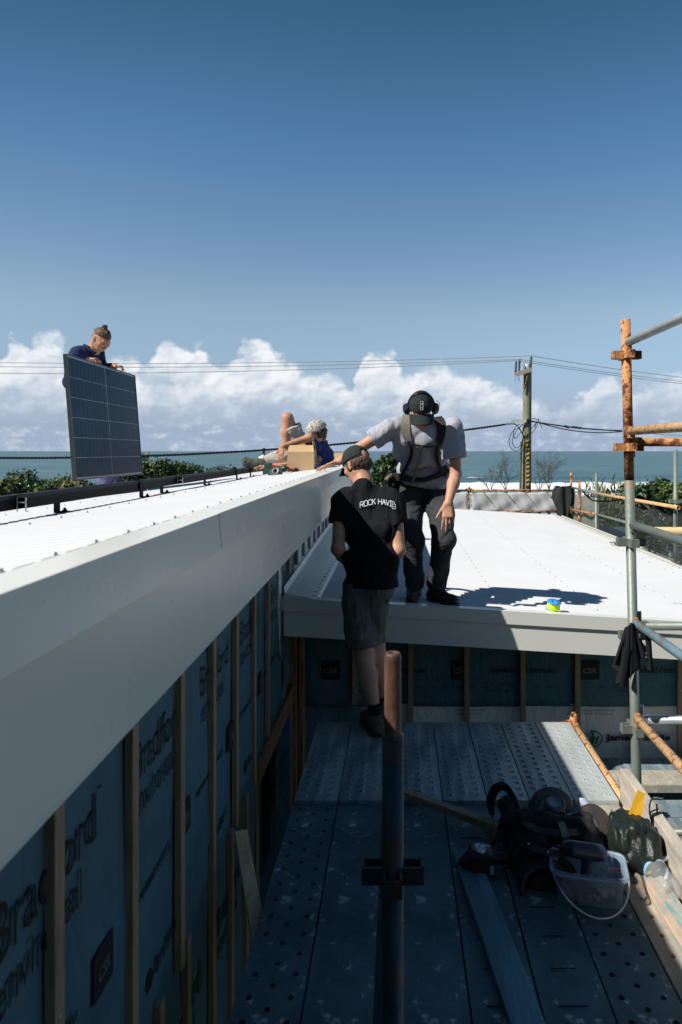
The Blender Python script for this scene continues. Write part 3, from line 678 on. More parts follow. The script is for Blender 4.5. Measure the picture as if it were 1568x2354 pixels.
for k,(a,b) in enumerate(UP):
    plank('scaffold_plank',a,b,3.36,4.33,ZD+.0012*(k%3),M['steel'] if k<6 else mat('sunlit_galvanised_plank',(.43,.47,.46),.42,metal=.15,var=.18,scale=5,bump=.15,bscale=25,stretch=(3,.5,1)),([.04,.107,.174],.062,.031),UPL[k],'galvanised planks of the far deck bay',rim=.004,hr=.0065)  # right plank: strong sunlight is put into its brighter base colour
LZ=-1.738
LP=[(-.515,-.30,'holed','leftmost near plank with punched holes, against the side wall'),
    (-.294,-.079,'flat','near plank with a stained flat top, left of the gap by the rusty post'),
    (.005,.222,'flat','near plank with cement splashes, right of the rusty post'),
    (.228,.443,'slot','near plank under the blue board, thick with dirt'),
    (.450,.664,'slot','near plank with pale splatters, under the plastic tub'),
    (.670,.890,'holed','near plank with big round holes, in front of the plastic tub')]
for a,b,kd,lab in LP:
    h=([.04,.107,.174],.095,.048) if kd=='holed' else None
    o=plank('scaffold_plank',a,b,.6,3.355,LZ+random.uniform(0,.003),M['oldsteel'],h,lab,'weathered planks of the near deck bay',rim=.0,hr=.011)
    if kd=='slot':
        mb=MB()
        for k in range(14):
            D=1.2+k*.155; mb=MB(); mb.box((a+.05+.01*(k%3),D,LZ+.0035),(b-.07,D+.004,LZ+.005)); mb.build('pressed_rib',M['dark'],o)
plank('scaffold_plank',.898,1.085,.6,3.35,LZ,M['concrete_plank'],([.05,.14],.10,.05),'cement coated plank in the sun along the toe board','weathered planks of the near deck bay',rim=0,hr=.011)
0 and plank('scaffold_plank',-.86,-.02,4.37,4.6,-1.84,mat('wet_dark_plank',(.02,.025,.03),.6,var=.4),None,'dark crosswise plank in the corner behind the deck')
# timber lying across the lower bay visible through the gap
mb=MB(); mb.box((-.3,2.15,-2.25),(.3,2.24,-2.2)); o=mb.build('timber_offcut',M['batten']); tag(o,'short timber seen down through the gap between the near planks','timber')
# walkway one lift down, right of the deck
plank('scaffold_plank',5.24,5.47,1.15,4.2,-2.456,M['steel'],([.045,.115,.185],.09,.045),'grey holed walkway plank against the foot of the far wall','lower walkway planks along the far wall',along='X',hr=.008)
plank('scaffold_plank',5.00,5.235,1.28,4.2,-2.448,M['concrete_plank'],([.045,.115,.185],.10,.05),'tan cement coated walkway plank with rusty holes','lower walkway planks along the far wall',along='X',hr=.009,rim=.004)
for k,(a,lab) in enumerate(((4.70,'grey walkway plank just in front of the tan one, a lift below the deck'),(4.46,'grey walkway plank beyond the low grey tube, a lift below the deck'),(4.22,'grey walkway plank nearest the toe board, a lift below the deck'))):
    plank('scaffold_plank',a,a+.23,1.22,4.2,-2.52,M['steel'],([.045,.115,.185],.085,.042),lab,'lower walkway planks along the far wall',along='X',hr=.008)
# boards
def board(name,a,b,w_,h_,mt,lab,cat,up=(0,0,1),bev=.003):
    mb=MB(); mb.beam(a,b,w_,h_,up); return tag(mb.build(name,mt,bevel=bev,seg=1),lab,cat)
# toe board
mb=MB(); mb.box((1.102,.8,LZ+.001),(1.15,3.39,-1.575)); tb=tag(mb.build('toe_board',M['greyboard'],bevel=.004),'grey weathered timber toe board on edge along the right side of the deck','toe board')
board('timber_board',(1.005,3.0,LZ+.014),(1.14-.06,1.3,LZ+.014),.10,.026,M['fadedboard'],'faded sunlit board with a green edge, lying beside the plastic tub','board')
def deckp(x,y,dz=0): 
    D=F0*(-(LZ+dz))/(y-1037); return P(x,y,D)
board('timber_board',deckp(1068,1960,.014)+Vector((0,0,.0)),deckp(1235,2420,.014),.105,.026,M['blueboard'],'blue painted board lying diagonally across the near planks','board')
board('timber_batten',deckp(925,1822,.06),deckp(1180,1915,.03),.042,.035,M['batten'],'weathered timber batten lying from the near post to the tool pile','batten')
board('timber_board',(-.715,3.10,-1.735),(-.425,2.27,-1.83),.055,.03,M['pine'],'fresh pine board leaning between the side wall and the deck','board',bev=.002)
# tubes
def tubeobj(name,a,b,r,mt,lab,cat,group=None,parts=True,pipe=True):
    mb=MB(); mb.pipe(a,b,r) if pipe else mb.tube([a,b],r,16)
    o=mb.build(name,mt); return tag(o,lab,cat,group)
def wedge_end(a,d,mt,parent):
    """the flattened blade and captive wedge on a ledger end; a end point, d unit dir along the tube"""
    a=Vector(a);d=Vector(d); mb=MB()
    mb.obox(a+d*-.015+Vector((0,0,-.005)),d*.03,d.cross(Vector((0,0,1)))*.011,Vector((0,0,.030)))
    mb.obox(a-d*.03+Vector((0,0,.0)),d*.012,d.cross(Vector((0,0,1)))*.006,Vector((0,0,.075)))
    mb.build('locking_wedge',mt,parent)
def ledger(a,b,mt,lab,r=.0213,wm_=None,ends=(1,0)):
    root=empty('scaffold_ledger',a,lab,'scaffold tube','ledgers and rails of the scaffold')
    mb=MB(); mb.pipe(a,b,r,.003); mb.build('tube',mt,root)
    d=(Vector(b)-Vector(a)).normalized()
    if ends[0]: wedge_end(a,d,wm_ or mt,root)
    if ends[1]: wedge_end(b,-d,wm_ or mt,root)
    return root
def cups(c,mt,parent,name='wedge_cup',r=.0245,s=1.):
    """four open cups round a standard"""
    mb=MB()
    for dx,dy in ((1,0),(-1,0),(0,1),(0,-1)):
        d=Vector((dx,dy,0)); t=Vector((-dy,dx,0)); C=Vector(c)+d*(r+.024*s)
        mb.obox(C+d*.020*s,d*.003,t*.020*s,Vector((0,0,.020*s)))
        for sg in (1,-1): mb.obox(C+t*sg*.0185*s-d*.003,d*.0245*s,t*.003,Vector((0,0,.020*s)))
    return mb.build(name,mt,parent)
def standard(x,y,z0,z1,mt,lab,tilt=(0,0),cupz=(),cm=None,r=.0242,spig=None):
    root=empty('scaffold_standard',(x,y,z0),lab,'scaffold post')
    def at(z): return Vector((x+tilt[0]*(z-z0),y+tilt[1]*(z-z0),z))
    mb=MB(); mb.pipe(at(z0),at(z1),r,.004,24); mb.build('tube',mt,root)
    for z in cupz: cups(at(z),cm or mt,root,r=r)
    if spig:
        z2,ms=spig; mb=MB(); mb.lathe(at(z1-.03),at(z2)-at(z1-.03),[(.0200,0),(.0200,.93),(.0190,.975),(.016,1.0),(.009,1.0),(.009,.9),(0,.9)],24,rel=True); mb.build('spigot',ms,root)
        mb=MB(); mb.lathe(at(z1-.001),(0,0,1),[(r+.001,0),(r+.001,.004),(.019,.006)],24); mb.build('collar',mt,root)
    return root
# near post
standard(-.012,1.60,-3.6,-.668,M['darktube'],'near blue-black scaffold post with a rusty spigot top, in the middle of the view',r=.0252,cupz=(-.985,-1.48,-1.98),cm=M['darktube'],spig=(-.472,M['rustbrown']))
# right post: lower grey tube and rusty extension on top of it
def rp(y,D=3.45): return (1.150+(.664-(-(y-1037)/F0*D))*.024)
TX=-.024
sx0=1.150+(.664+3.2)*.024
lowp=standard(sx0,3.45,-3.2,-.147,M['galv'],'grey green scaffold post at the right with ledgers wedged to it',tilt=(TX,0),cupz=(-.46,-.93,-1.40,-2.3),cm=M['galv'])
tx=sx0+TX*(3.2-.146)
standard(tx,3.45,-.146,.664,M['rust'],'upper rusty scaffold post fitted on top of the grey one',tilt=(TX,0),cupz=(.485,.02),cm=M['rust'])
def px(z): return sx0+TX*(z+3.2)
# ledgers coming toward the camera along the deck edge
ledger((px(.56),3.41,.545),(px(.56)+.03,.9,.545),mat('frosty_grey_tube',(.42,.47,.46),.5,metal=.2,var=.15,scale=10,bump=.3,bscale=50),'topmost guard rail, pale grey and highest of all',wm_=M['rust'])
ledger((px(.09),3.41,.10),(px(.09)+.03,.9,.10),M['rustpale'],'rust orange guard rail at horizon height running toward us from the right post',wm_=M['rust'])
ledger((px(-.38),3.41,-.37),(px(-.38)+.03,.9,-.385),M['galv'],'grey rail slanting down to the right just above the roof edge line')
ledger((px(-.86),3.41,-.86),(px(-.86)+.03,.9,-.865),M['bluetube'],'blue flaking rail slanting down to the right from the hanging black shirt',wm_=M['rust'])
ledger((px(-1.34),3.41,-1.34),(px(-1.34)+.03,.9,-1.35),M['rustpale'],'orange rail slanting down to the right from the lowest cup of the right post',wm_=M['rust'])
# ledgers running off to the right
ledger((px(.05)+.05,3.45,.045),(3.6,3.45,.045),M['rust'],'dark rusty rail running right behind the horizon height guard rail',wm_=M['rust'])
ledger((px(-.4)+.05,3.45,-.405),(3.6,3.45,-.405),M['yellowtube'],'yellowish rail running right from the right post, above the gutter')
ledger((px(-.88)+.06,3.45,-.885),(3.6,3.45,-.885),M['galv'],'dull grey rail running right behind the hanging black shirt')
ledger((px(-1.36)+.06,3.45,-1.36),(3.6,3.45,-1.36),M['brightgalv'],'bright galvanised rail running right in front of the far wall')
ledger((1.2,4.12,-2.30),(3.6,4.12,-2.30),M['galv'],'low grey tube lying level with the walkway a lift below the deck')
ledger((1.125,4.30,-1.745),(1.135,2.6,-1.765),M['rustpale'],'orange ledger under the right edge of the deck beside the sunlit plank',wm_=M['rust'])
ledger((1.09,4.36,-1.745),(-.48,4.34,-1.80),M['rust'],'rusty transom under the far ends of the galvanised planks')
ledger((1.09,3.37,-1.80),(-.48,3.37,-1.84),M['rust'],'rusty transom under the joint between the two deck bays')
standard(1.125,4.37,-3.6,-1.70,M['rust'],'short rusty post end at the far right corner of the deck')
standard(1.13,.75,-3.6,-1.5,M['galv'],'grey post behind the viewer at the deck corner')
# ---- scaffold round the far end of the low roof
RZ=-.75; rr=.0242
def post(x,ytop,D,ybot,mt,lab,cz=(),top=None):
    p=P(x,ytop,D); zb=min(-3.5,P(x,ybot,D).z-.5)
    r=standard(p.x,D,zb,p.z,mt,lab,cupz=cz,cm=mt)
    return r
post(1078,1120,14.3,1175,M['rust'],'short rusty post at the left end of the white screen behind the low roof',(-.80,))
c1=post(1313,1086,14.3,1200,M['rust'],'rusty post at the netted corner of the far scaffold, tallest of its pair',(-.80,-1.3))
post(1332,1104,13.5,1200,M['rust'],'shorter rusty post just right of the netted corner')
post(1371,1087,11.7,1225,M['galv'],'slim grey green post on the right side scaffold, second from the corner',(-.75,))
post(1553,1034,7.9,1297,M['galv'],'grey green post at the far right, beside the leafy tree',(-.58,-1.2))
zt=lambda y,D:-(y-1037)/F0*D
XA=P(1082,1127,14.3).x; XB=P(1313,1127,14.3).x
ledger((XA,14.27,zt(1127,14.27)),(XB,14.27,zt(1127,14.27)),M['rust'],'rusty top rail above the white screen')
ledger((XA+.2,14.27,zt(1177,14.27)),(XB-.1,14.27,zt(1176,14.27)),M['rust'],'rusty low rail under the white screen')
ledger((XA-2.6,14.27,zt(1127,14.27)),(XA-.06,14.27,zt(1127,14.27)),M['galv'],'grey green top rail left of the white screen, behind the man in grey')
p0=P(1313,1120,14.2);p1=P(1371,1134,11.7);p2=P(1560,1167,7.6)
ledger(p0,p1,M['galv'],'grey top rail between the netted corner and the slim grey post'); ledger(p1,p2,M['rustpale'],'orange top rail along the right side above the black netting')
q0=P(1313,1172,14.0);q1=P(1371,1182,11.7);q2=P(1553,1232,7.9)
ledger(q0,q1,M['rust'],'rusty middle rail by the netted corner'); ledger(q1,q2,M['galv'],'grey middle rail along the right side behind the roof edge')
# white screen cloth tied to the rails
M['screen']=mat('white_screen_cloth',(.50,.51,.51),.8,var=.12,scale=1.5,bump=.5,bscale=6)
def screen(x0,x1,D,y0,y1,lab,sag=.0):
    za=zt(y0,D);zb=zt(y1,D);mb=MB()
    mb.grid(lambda u,v:(x0+(x1-x0)*u,D-.03+.010*math.sin(u*23+v*6)*(.3+v)+.006*math.sin(u*57-v*5),za+(zb-za)*v-.012*abs(math.sin(u*math.pi*4))*(1-v)-sag*u*u),80,10)
    o=mb.build('screen_cloth',M['screen'],None); s=o.modifiers.new('s','SOLIDIFY'); s.thickness=.004
    return tag(o,lab,'screen cloth')
screen(P(1086,1,14.3).x,P(1300,1,14.3).x,14.3,1131,1176,'white screen cloth stretched between rusty rails behind the low roof')
screen(XA-2.5,P(1074,1,14.3).x,14.3,1131,1174,'white screen cloth left of the short rusty post, behind the man in grey')
mb=MB()   # ties
for k,x in enumerate((1110,1160,1205,1255)):
    a=P(x,1130,14.22); b_=P(x+22+4*k%7,1158,14.22); mb.tube([a,b_],.006,5)
tag(mb.build('tie_cord',M['black'],None),'black cords hanging in front of the white screen cloth','cord')
# black netting
m=mat('black_netting',(.016,.02,.02),.8,alpha=.55); M['net']=m
nt=m.node_tree;N=nt.nodes;L=nt.links;b=N['Principled BSDF']; tc=N.new('ShaderNodeTexCoord'); wv=N.new('ShaderNodeTexNoise'); wv.inputs['Scale'].default_value=3; L.new(tc.outputs['Object'],wv.inputs[0]); L.new(mrange(wv.outputs['Fac'],.3,.7,.42,.72),b.inputs['Alpha'])
def net(a,b,zb0,zb1,lab,sag=.10,folds=9):
    a=Vector(a);b_=Vector(b);d=b_-a;sd=Vector((d.y,-d.x,0)).normalized();mb=MB()
    mb.grid(lambda u,v: tuple(a+d*u+sd*(.05*math.sin(u*folds*3+v*3)*(.2+v))+Vector((0,0,-sag*math.sin(math.pi*((u*4)%1))*(1-v)-v*((a.z-zb0)*(1-u)+(b_.z-zb1)*u)))),60,12)
    o=mb.build('safety_net',M['net']); return tag(o,lab,'netting')
net(p1+Vector((.05,0,-.02)),p2+Vector((.05,0,-.02)),-2.2,-2.2,'black safety net hanging from the orange rail on the right side')
nb=net(p0+Vector((.06,0,-.03)),p1+Vector((.06,0,-.03)),-2.2,-2.2,'grey shade net panel between the netted corner and the slim grey post',folds=5)
nb.data.materials[0]=mat('grey_net',(.20,.21,.19),.9,alpha=.8,var=.3,scale=6)
mb=MB(); c=P(1296,1150,14.15)
mb.grid(lambda u,v:(c.x+(.15+.05*math.sin(v*9)+.05*v)*math.cos(u*6.283)*(1+.25*math.sin(u*6.283*5+v*4)),c.y+.12*math.sin(u*6.283)*(1+.25*math.sin(u*31)),c.z+.28-1.1*v+.02*math.sin(u*20)),60,16)
tag(mb.build('bundled_net',mat('bundled_netting',(.02,.026,.026),.9,bump=.8,bscale=40,var=.3,scale=20)),'bundle of black netting gathered at the far corner','netting')
mb=MB(); pa=P(1455,1140,10.3); 
for pts in ([(1340,1130),(1362,1150),(1400,1152),(1440,1146)],[(1490,1150),(1505,1180),(1530,1210)]):
    mb.tube(smooth_path([P(x,y,10) for x,y in pts],5),.012,5)
tag(mb.build('tie_cord',M['black']),'frayed black cord hanging along the right side net','cord')
# =================================================================== PLANTS
M['leaf1']=mat('leaf_mid_green',(.042,.088,.022),.5,var=.25,scale=3,spec=.4)
M['leaf2']=mat('leaf_dark_green',(.018,.045,.016),.5,var=.25,scale=3,spec=.4)
M['leaf3']=mat('leaf_yellow_green',(.13,.165,.045),.5,var=.25,scale=3,spec=.4)
M['leaf4']=mat('leaf_dry',(.17,.15,.075),.7,var=.25,scale=3)
M['bark']=mat('grey_bark',(.14,.115,.09),.9,var=.25,scale=12,bump=.6,bscale=40)
def leaves(name,clumps,n,size,mats,weights,parent,elong=1.6,shell=.55,seed=1):
    """clumps: list of (centre, (rx,ry,rz)); leaves lie through the outer part of each clump"""
    r=np.random.default_rng(seed)
    vol=np.array([a[0]*a[1]*a[2] for _,a in clumps])**(.7); pk=r.choice(len(clumps),n,p=vol/vol.sum())
    C=np.array([list(c) for c,_ in clumps])[pk]; R=np.array([list(a) for _,a in clumps])[pk]
    d=r.normal(size=(n,3)); d/=np.linalg.norm(d,axis=1)[:,None]; d[:,2]=np.where(d[:,2]<-.35,-d[:,2],d[:,2])
    rr_=shell+(1.08-shell)*r.random(n)**.6
    # lumpy outline
    rr_*=1+.16*np.sin(d[:,0]*5+pk)*np.sin(d[:,2]*6+pk*2)+.10*r.normal(size=n)
    p=C+d*R*rr_[:,None]
    nn=d*.6+r.normal(size=(n,3))*.7+np.array([0,0,.5]); nn/=np.linalg.norm(nn,axis=1)[:,None]
    t=np.cross(nn,r.normal(size=(n,3))); t/=np.linalg.norm(t,axis=1)[:,None]; b=np.cross(nn,t)
    s=size*(.6+.8*r.random(n))[:,None]
    V=np.stack([p-t*s*elong*.5,p+b*s*.35+nn*s*.08,p+t*s*elong*.5,p-b*s*.35+nn*s*.08],1).reshape(-1,3)
    me=bpy.data.meshes.new(name); me.vertices.add(4*n); me.vertices.foreach_set('co',V.astype(np.float32).ravel())
    me.loops.add(4*n); me.loops.foreach_set('vertex_index',np.arange(4*n)); me.polygons.add(n); me.polygons.foreach_set('loop_start',np.arange(n)*4)
    cl=(np.sin(C[:,0]*3+C[:,2]*5+pk)+r.normal(size=n)*.8)
    w_=np.cumsum(weights)/sum(weights); q=(np.argsort(np.argsort(cl))/n); mi=np.searchsorted(w_,q)
    me.polygons.foreach_set('material_index',np.clip(mi,0,len(mats)-1).astype(np.int32)); me.update(calc_edges=True)
    return mkobj(name,me,[M[k] for k in mats],parent)
def shrub(c,rad_,lab,n=3500,size=.11,mats=('leaf2','leaf1','leaf3'),weights=(3,4,2),ncl=16,seed=1,base=None,cat='shrub',group='coastal scrub below the house',name='coastal_shrub',elong=1.6):
    r=random.Random(seed); c=Vector(c); zb=gz(c.x,c.y) if base is None else base
    root=empty(name,(c.x,c.y,zb),lab,cat,group)
    cl=[]
    for k in range(ncl):
        a=r.uniform(0,6.283); q=r.uniform(.15,.85); f=r.uniform(.28,.48)
        z=r.uniform(-.5,.75)
        cl.append((c+Vector((math.cos(a)*q*rad_[0],math.sin(a)*q*rad_[1],z*rad_[2]*(1-q*.5))),(rad_[0]*f,rad_[1]*f,rad_[2]*f)))
    leaves('foliage',cl,n,size,mats,weights,root,seed=seed,elong=elong)
    mb=MB()
    for k in range(6):
        cc=cl[k][0]; mb.tube(smooth_path([Vector((c.x+r.uniform(-.3,.3),c.y+r.uniform(-.3,.3),zb)),(c+cc)/2+Vector((0,0,-rad_[2]*.6)),cc],4),[.09,.085,.08,.075,.06,.05,.04,.03,.02][:9],6)
    mb.build('stem',M['bark'],root); return root
# left of the view, beyond the roof
def sp(x,y,D,rx,rz,lab,**k): 
    """shrub whose top sits at the given height in the view"""
    t=P(x,y,D); shrub((t.x,D,t.z-rz*.95),(rx,rx*.8,rz),lab,**k)
sp(15,1089,30,2.0,1.6,'dark green shrub at the left edge beyond the roof rails',seed=11,n=5000)
sp(60,1094,27,1.5,1.4,'mid green rounded shrub, second from the left edge beyond the rails',seed=12,mats=('leaf2','leaf1','leaf3'),weights=(2,4,4),n=4500)
sp(120,1091,33,1.7,1.7,'dark shrub between two yellowish ones beyond the rails',seed=13,n=4500)
sp(100,1102,24,1.3,1.2,'yellow green flowering shrub in front of the dark scrub',seed=14,mats=('leaf1','leaf3','leaf4'),weights=(2,4,3),n=4500)
sp(160,1093,26,1.2,1.3,'dry straw coloured shrub just left of the solar panel',seed=15,mats=('leaf1','leaf3','leaf4'),weights=(2,3,4),n=4500)
sp(20,1108,20,1.1,1.0,'low olive shrub at the left edge close behind the rails',seed=16,mats=('leaf2','leaf3','leaf4'),weights=(3,3,2),n=4000)
sp(350,1053,30,1.5,1.5,'glossy dark green bush just right of the solar panel',seed=17,n=6000)
sp(400,1061,32,1.8,1.4,'wide dark green bush between the solar panel and the tools',seed=18,n=6000)
sp(455,1068,34,1.6,1.3,'low dark green bush tapering off toward the tools',seed=19,n=5000)
sp(520,1074,36,1.7,1.3,'lowest bush of the row behind the far rails',seed=20,n=4000)
cl=[]
r_=random.Random(77)
for k in range(150):
    y_=r_.uniform(22,44); x_=r_.uniform(-.60,-.20)*y_; cl.append((Vector((x_,y_,-1.75-.022*y_+r_.uniform(-.35,.2))),(r_.uniform(.6,1.2),r_.uniform(.6,1.2),r_.uniform(.35,.6))))
tag(leaves('coastal_scrub',cl,42000,.095,('leaf2','leaf1','leaf3','leaf4'),(4,4,3,1),None,seed=78),kind='stuff')
# bush behind the man in grey
sp(882,1056,17,.62,.95,'bright green topped bush between the two standing men',seed=21,n=9000,size=.075,mats=('leaf2','leaf1','leaf3'),weights=(3,5,1),base=-4.8)
sp(925,1075,17.5,.55,1.0,'bush partly hidden behind the back of the man in grey',seed=22,n=5000,size=.075)
sp(868,1105,16,.5,.8,'twiggy darker bush under the bright green one',seed=23,n=4000,size=.06,mats=('leaf2','leaf4'),weights=(5,2))
sp(1040,1122,22,.35,.35,'small dark shrub tip showing over the far scaffold rail',seed=24,n=700,size=.08,base=-4.8)
# right side: pandanus like spikes, tree, undergrowth
def spiky(c,n,L_,lab,seed=3,mats=('leaf1','leaf3','leaf4')):
    r=random.Random(seed); c=Vector(c); root=empty('spiky_plant',(c.x,c.y,gz(c.x,c.y)),lab,'plant','spiky plants below the right side scaffold'); mb=MB()
    for k in range(n):
        o=c+Vector((r.gauss(0,.45),r.gauss(0,.45),r.gauss(0,.30))); a=r.uniform(0,6.283); d=Vector((math.cos(a)*.5,math.sin(a)*.5,r.uniform(.5,1))); l=L_*r.uniform(.6,1.2)
        s_=d.cross(Vector((0,0,1))).normalized()*.018; p1_=o+d*l*.6; p2_=o+d*l+Vector((d.x*.2,d.y*.2,-.12))*l
        mb.add([o-s_,o+s_,p1_+s_*.8,p1_-s_*.8,p2_],[(0,1,2,3),(3,2,4)],r.choice([0,0,1,1,2]))
    mb.build('blade',[M[q] for q in mats],root)
    mb=MB(); mb.tube([(c.x,c.y,gz(c.x,c.y)),(c.x,c.y,c.z)],[.12,.08],8); mb.build('stem',M['bark'],root)
spiky(P(1398,1178,19),1100,.36,'clump of yellow green spiky leaves behind the right side netting',3)
spiky(P(1428,1190,17.5),900,.34,'lower clump of spiky leaves, right of the taller one',4)
sp(1400,1180,16,1.0,1.0,'dark leafy undergrowth under the spiky plants',seed=31,n=9000,size=.05,base=-4.8)
sp(1440,1205,12.5,.9,.9,'dark green undergrowth close behind the roof gutter',seed=32,n=10000,size=.045,base=-4.8)
sp(1530,1190,11,1.1,1.1,'glossy green undergrowth at the right edge below the net',seed=33,n=12000,size=.042,base=-4.8)
sp(1500,1240,9.5,.8,.9,'lowest green undergrowth at the right edge, near the roof corner',seed=34,n=10000,size=.038,base=-4.8)
sp(1620,1230,9,1.0,1.4,'undergrowth just past the right edge',seed=35,n=5000,size=.06,base=-4.8)
# leafy tree at the right edge
def branch(mb,p,d,L_,r_,depth,rng,spread=.55,up=.15,tips=None,minr=.004):
    pts=[p];q=Vector(p);dd=Vector(d).normalized();n=4
    for k in range(n):
        dd=(dd+Vector((rng.gauss(0,.13),rng.gauss(0,.13),rng.gauss(0,.10)+up*.2))).normalized(); q=q+dd*L_/n; pts.append(q.copy())
    mb.tube(pts,[max(minr,r_*(1-.4*k/n)) for k in range(n+1)],5 if r_<.02 else 8,cap=False)
    if depth==0:
        if tips is not None: tips.append(q.copy())
        return
    for k in range(rng.choice([2,2,3])):
        ax=Vector((rng.gauss(0,1),rng.gauss(0,1),rng.gauss(0,.5))).normalized()
        nd=(dd+ax*spread+Vector((0,0,up))).normalized()
        branch(mb,pts[rng.choice([2,3,4])] ,nd,L_*rng.uniform(.6,.85),r_*.6,depth-1,rng,spread,up,tips,minr)
def tree(c,zt_,lab,seed,lean=(0,0,1),L_=1.0,leaf=True):
    rng=random.Random(seed); c=Vector(c); zb=gz(c.x,c.y); root=empty('coastal_tree',(c.x,c.y,zb),lab,'tree'); mb=MB(); tips=[]
    branch(mb,Vector((c.x,c.y,zb)),lean,(zt_-zb)*.42,.11,4,rng,.6,.25,tips)
    mb.build('trunk',M['bark'],root)
    if leaf:
        cl=[(t,(.22,.22,.16)) for t in tips]; leaves('crown',cl,9000,.05,('leaf2','leaf1','leaf3'),(4,3,2),root,seed=seed,shell=.1)
    return root
tree(P(1545,1200,13.5),-.7,'leafy coastal tree with dark bare limbs at the right edge behind the grey post',8,(.05,0,1))
shrub(P(1552,1150,14),(.52,.5,.42),'upper dark green crown mass of the right edge thicket',n=9000,size=.05,seed=41,base=gz(5,14),name='coastal_shrub')
shrub(P(1490,1150,14.5),(.28,.3,.22),'small leafy spray left of the right edge thicket',n=1500,size=.045,seed=42,base=gz(5,14),name='coastal_shrub',ncl=9)
# bare shrub by the power pole
def bare(c,zt_,lab,seed,L_,lean):
    rng=random.Random(seed); c=Vector(c); root=empty('bare_tree',(c.x,c.y,gz(c.x,c.y)),lab,'bare tree','leafless bushes by the power pole'); mb=MB()
    mb.tube([(c.x,c.y,gz(c.x,c.y)),c],[.05,.04],8)
    for k in range(3): branch(mb,c,(lean[0]+rng.gauss(0,.35),rng.gauss(0,.2),1),L_*rng.uniform(.75,1.05),.015,5,rng,.62,.10,None,.0016)
    mb.build('branch',mat('dark_twig_%d'%seed,(.085,.08,.075),.9),root); return root
bare(P(1262,1130,19),0,'leafless bush with a twisted dark trunk right of the power pole',5,.55,(.12,0))
bare(P(1240,1132,20),0,'smaller leafless bush close against the right side of the power pole',9,.42,(.0,0))
bare(P(1165,1132,19),0,'leafless bush left of the power pole',12,.42,(-.05,0))
bare(P(1130,1136,20),0,'thin leafless bush farthest left of the power pole',15,.34,(-.2,0))
# =================================================================== POWER POLE
PD=21.0
def pp(x,y,D=PD): return P(x,y,D)
pole=empty('power_pole',(pp(1207,1037).x,PD,-4.8),'tall weathered timber power pole with striped marker, crossarm and cable tangle','power pole')
M['polewood']=mat('weathered_pole_timber',(.25,.25,.17),.85,var=.18,scale=4,col2=(.14,.14,.10),lo=.45,hi=.65,c2scale=5,stretch=(6,6,.6),bump=.5,bscale=20)
mb=MB(); b0=Vector((pp(1207,1120).x,PD,-4.8)); t0=pp(1213,838)
mb.tube([b0,b0+(t0-b0)*.35,b0+(t0-b0)*.7,t0],[.165,.152,.138,.125],20); mb.build('pole_shaft',M['polewood'],pole)
mb=MB(); mb.lathe(t0-Vector((0,0,.14)),(0,0,1),[(.131,0),(.133,.13),(.12,.15),(0,.155)],16); mb.build('pole_cap',M['brightgalv'],pole)
mb=MB(); a=pp(1183,862,PD-.22);b_=pp(1221,850,PD-.15); mb.beam(a,b_,.10,.13); mb.build('crossarm',M['greyboard'],pole,bevel=.006)
mb=MB(); mb.beam(pp(1186,866,PD-.2),pp(1182,878,PD-.2),.02,.02)
def insul(x0,y0,x1,y1,D):
    a=P(x0,y0,D);b_=P(x1,y1,D);L_=(b_-a).length;pr=[(.012,0)]
    n=9
    for k in range(n): h=L_*(.06+.86*k/n); pr+=[(.018,h),(.046,h+.008),(.044,h+.016),(.018,h+.03)]
    pr+=[(.02,L_*.94),(.02,L_),(0,L_)]
    mb=MB(); mb.lathe(a,b_-a,pr,12); return mb.build('insulator',mat('insulator_glaze_%d'%x0,(.09,.06,.05),.25),pole)
insul(1185,860,1187,829,PD-.22); insul(1193,857,1195,825,PD-.2); insul(1219,848,1222,818,PD-.15)
mb=MB(); mb.tube([pp(1185,868,PD-.22),pp(1185,879,PD-.22)],.012,6); mb.tube([pp(1193,866,PD-.2),pp(1193,877,PD-.2)],.012,6); mb.build('bolt',M['screw'],pole)
mb=MB(); mb.beam(pp(1213,860,PD-.17),pp(1203,900,PD-.17),.015,.05,(0,1,0)); mb.build('brace',M['rust'],pole)
mb=MB(); mb.box(tuple(pp(1175,971,PD-.20)),tuple(pp(1210,963,PD-.16))); mb.build('service_bracket',mat('pale_bracket',(.55,.57,.58),.5),pole)
bk=MB(); bk.box(tuple(pp(1210.5,972,PD-.22)),tuple(pp(1219,964,PD-.15))); bk.build('junction_box',M['blackrubber'],pole)
mb=MB(); mb.tube([pp(1199,1015,PD-.15),pp(1197,1060,PD-.16),pp(1196,1135,PD-.17)],.035,10); mb.build('conduit',mat('grey_conduit',(.12,.13,.13),.6),pole)
# striped marker
ys_=[1011,1122]; n=22
for mi,(mt,nm) in enumerate(((mat('marker_yellow',(.75,.50,.08),.5,var=.1),'marker_stripe'),(mat('marker_black',(.03,.03,.035),.5),'marker_strip'))):
    mb=MB()
    for k in range(n):
        if (k%2)==mi:
            y0=ys_[0]+(ys_[1]-ys_[0])*k/n;y1=ys_[0]+(ys_[1]-ys_[0])*(k+1)/n
            a=pp(1210,y1,PD-.165);c_=pp(1216.5,y0,PD-.158); s_=.03
            mb.hexa([(a.x,a.y,a.z),(c_.x,a.y,a.z+s_),(c_.x,c_.y+.004,a.z+s_),(a.x,c_.y+.004,a.z),(a.x,a.y,c_.z),(c_.x,a.y,c_.z+s_),(c_.x,c_.y+.004,c_.z+s_),(a.x,c_.y+.004,c_.z)])
    mb.build(nm,mt,pole)
mb=MB()
rng=random.Random(4)
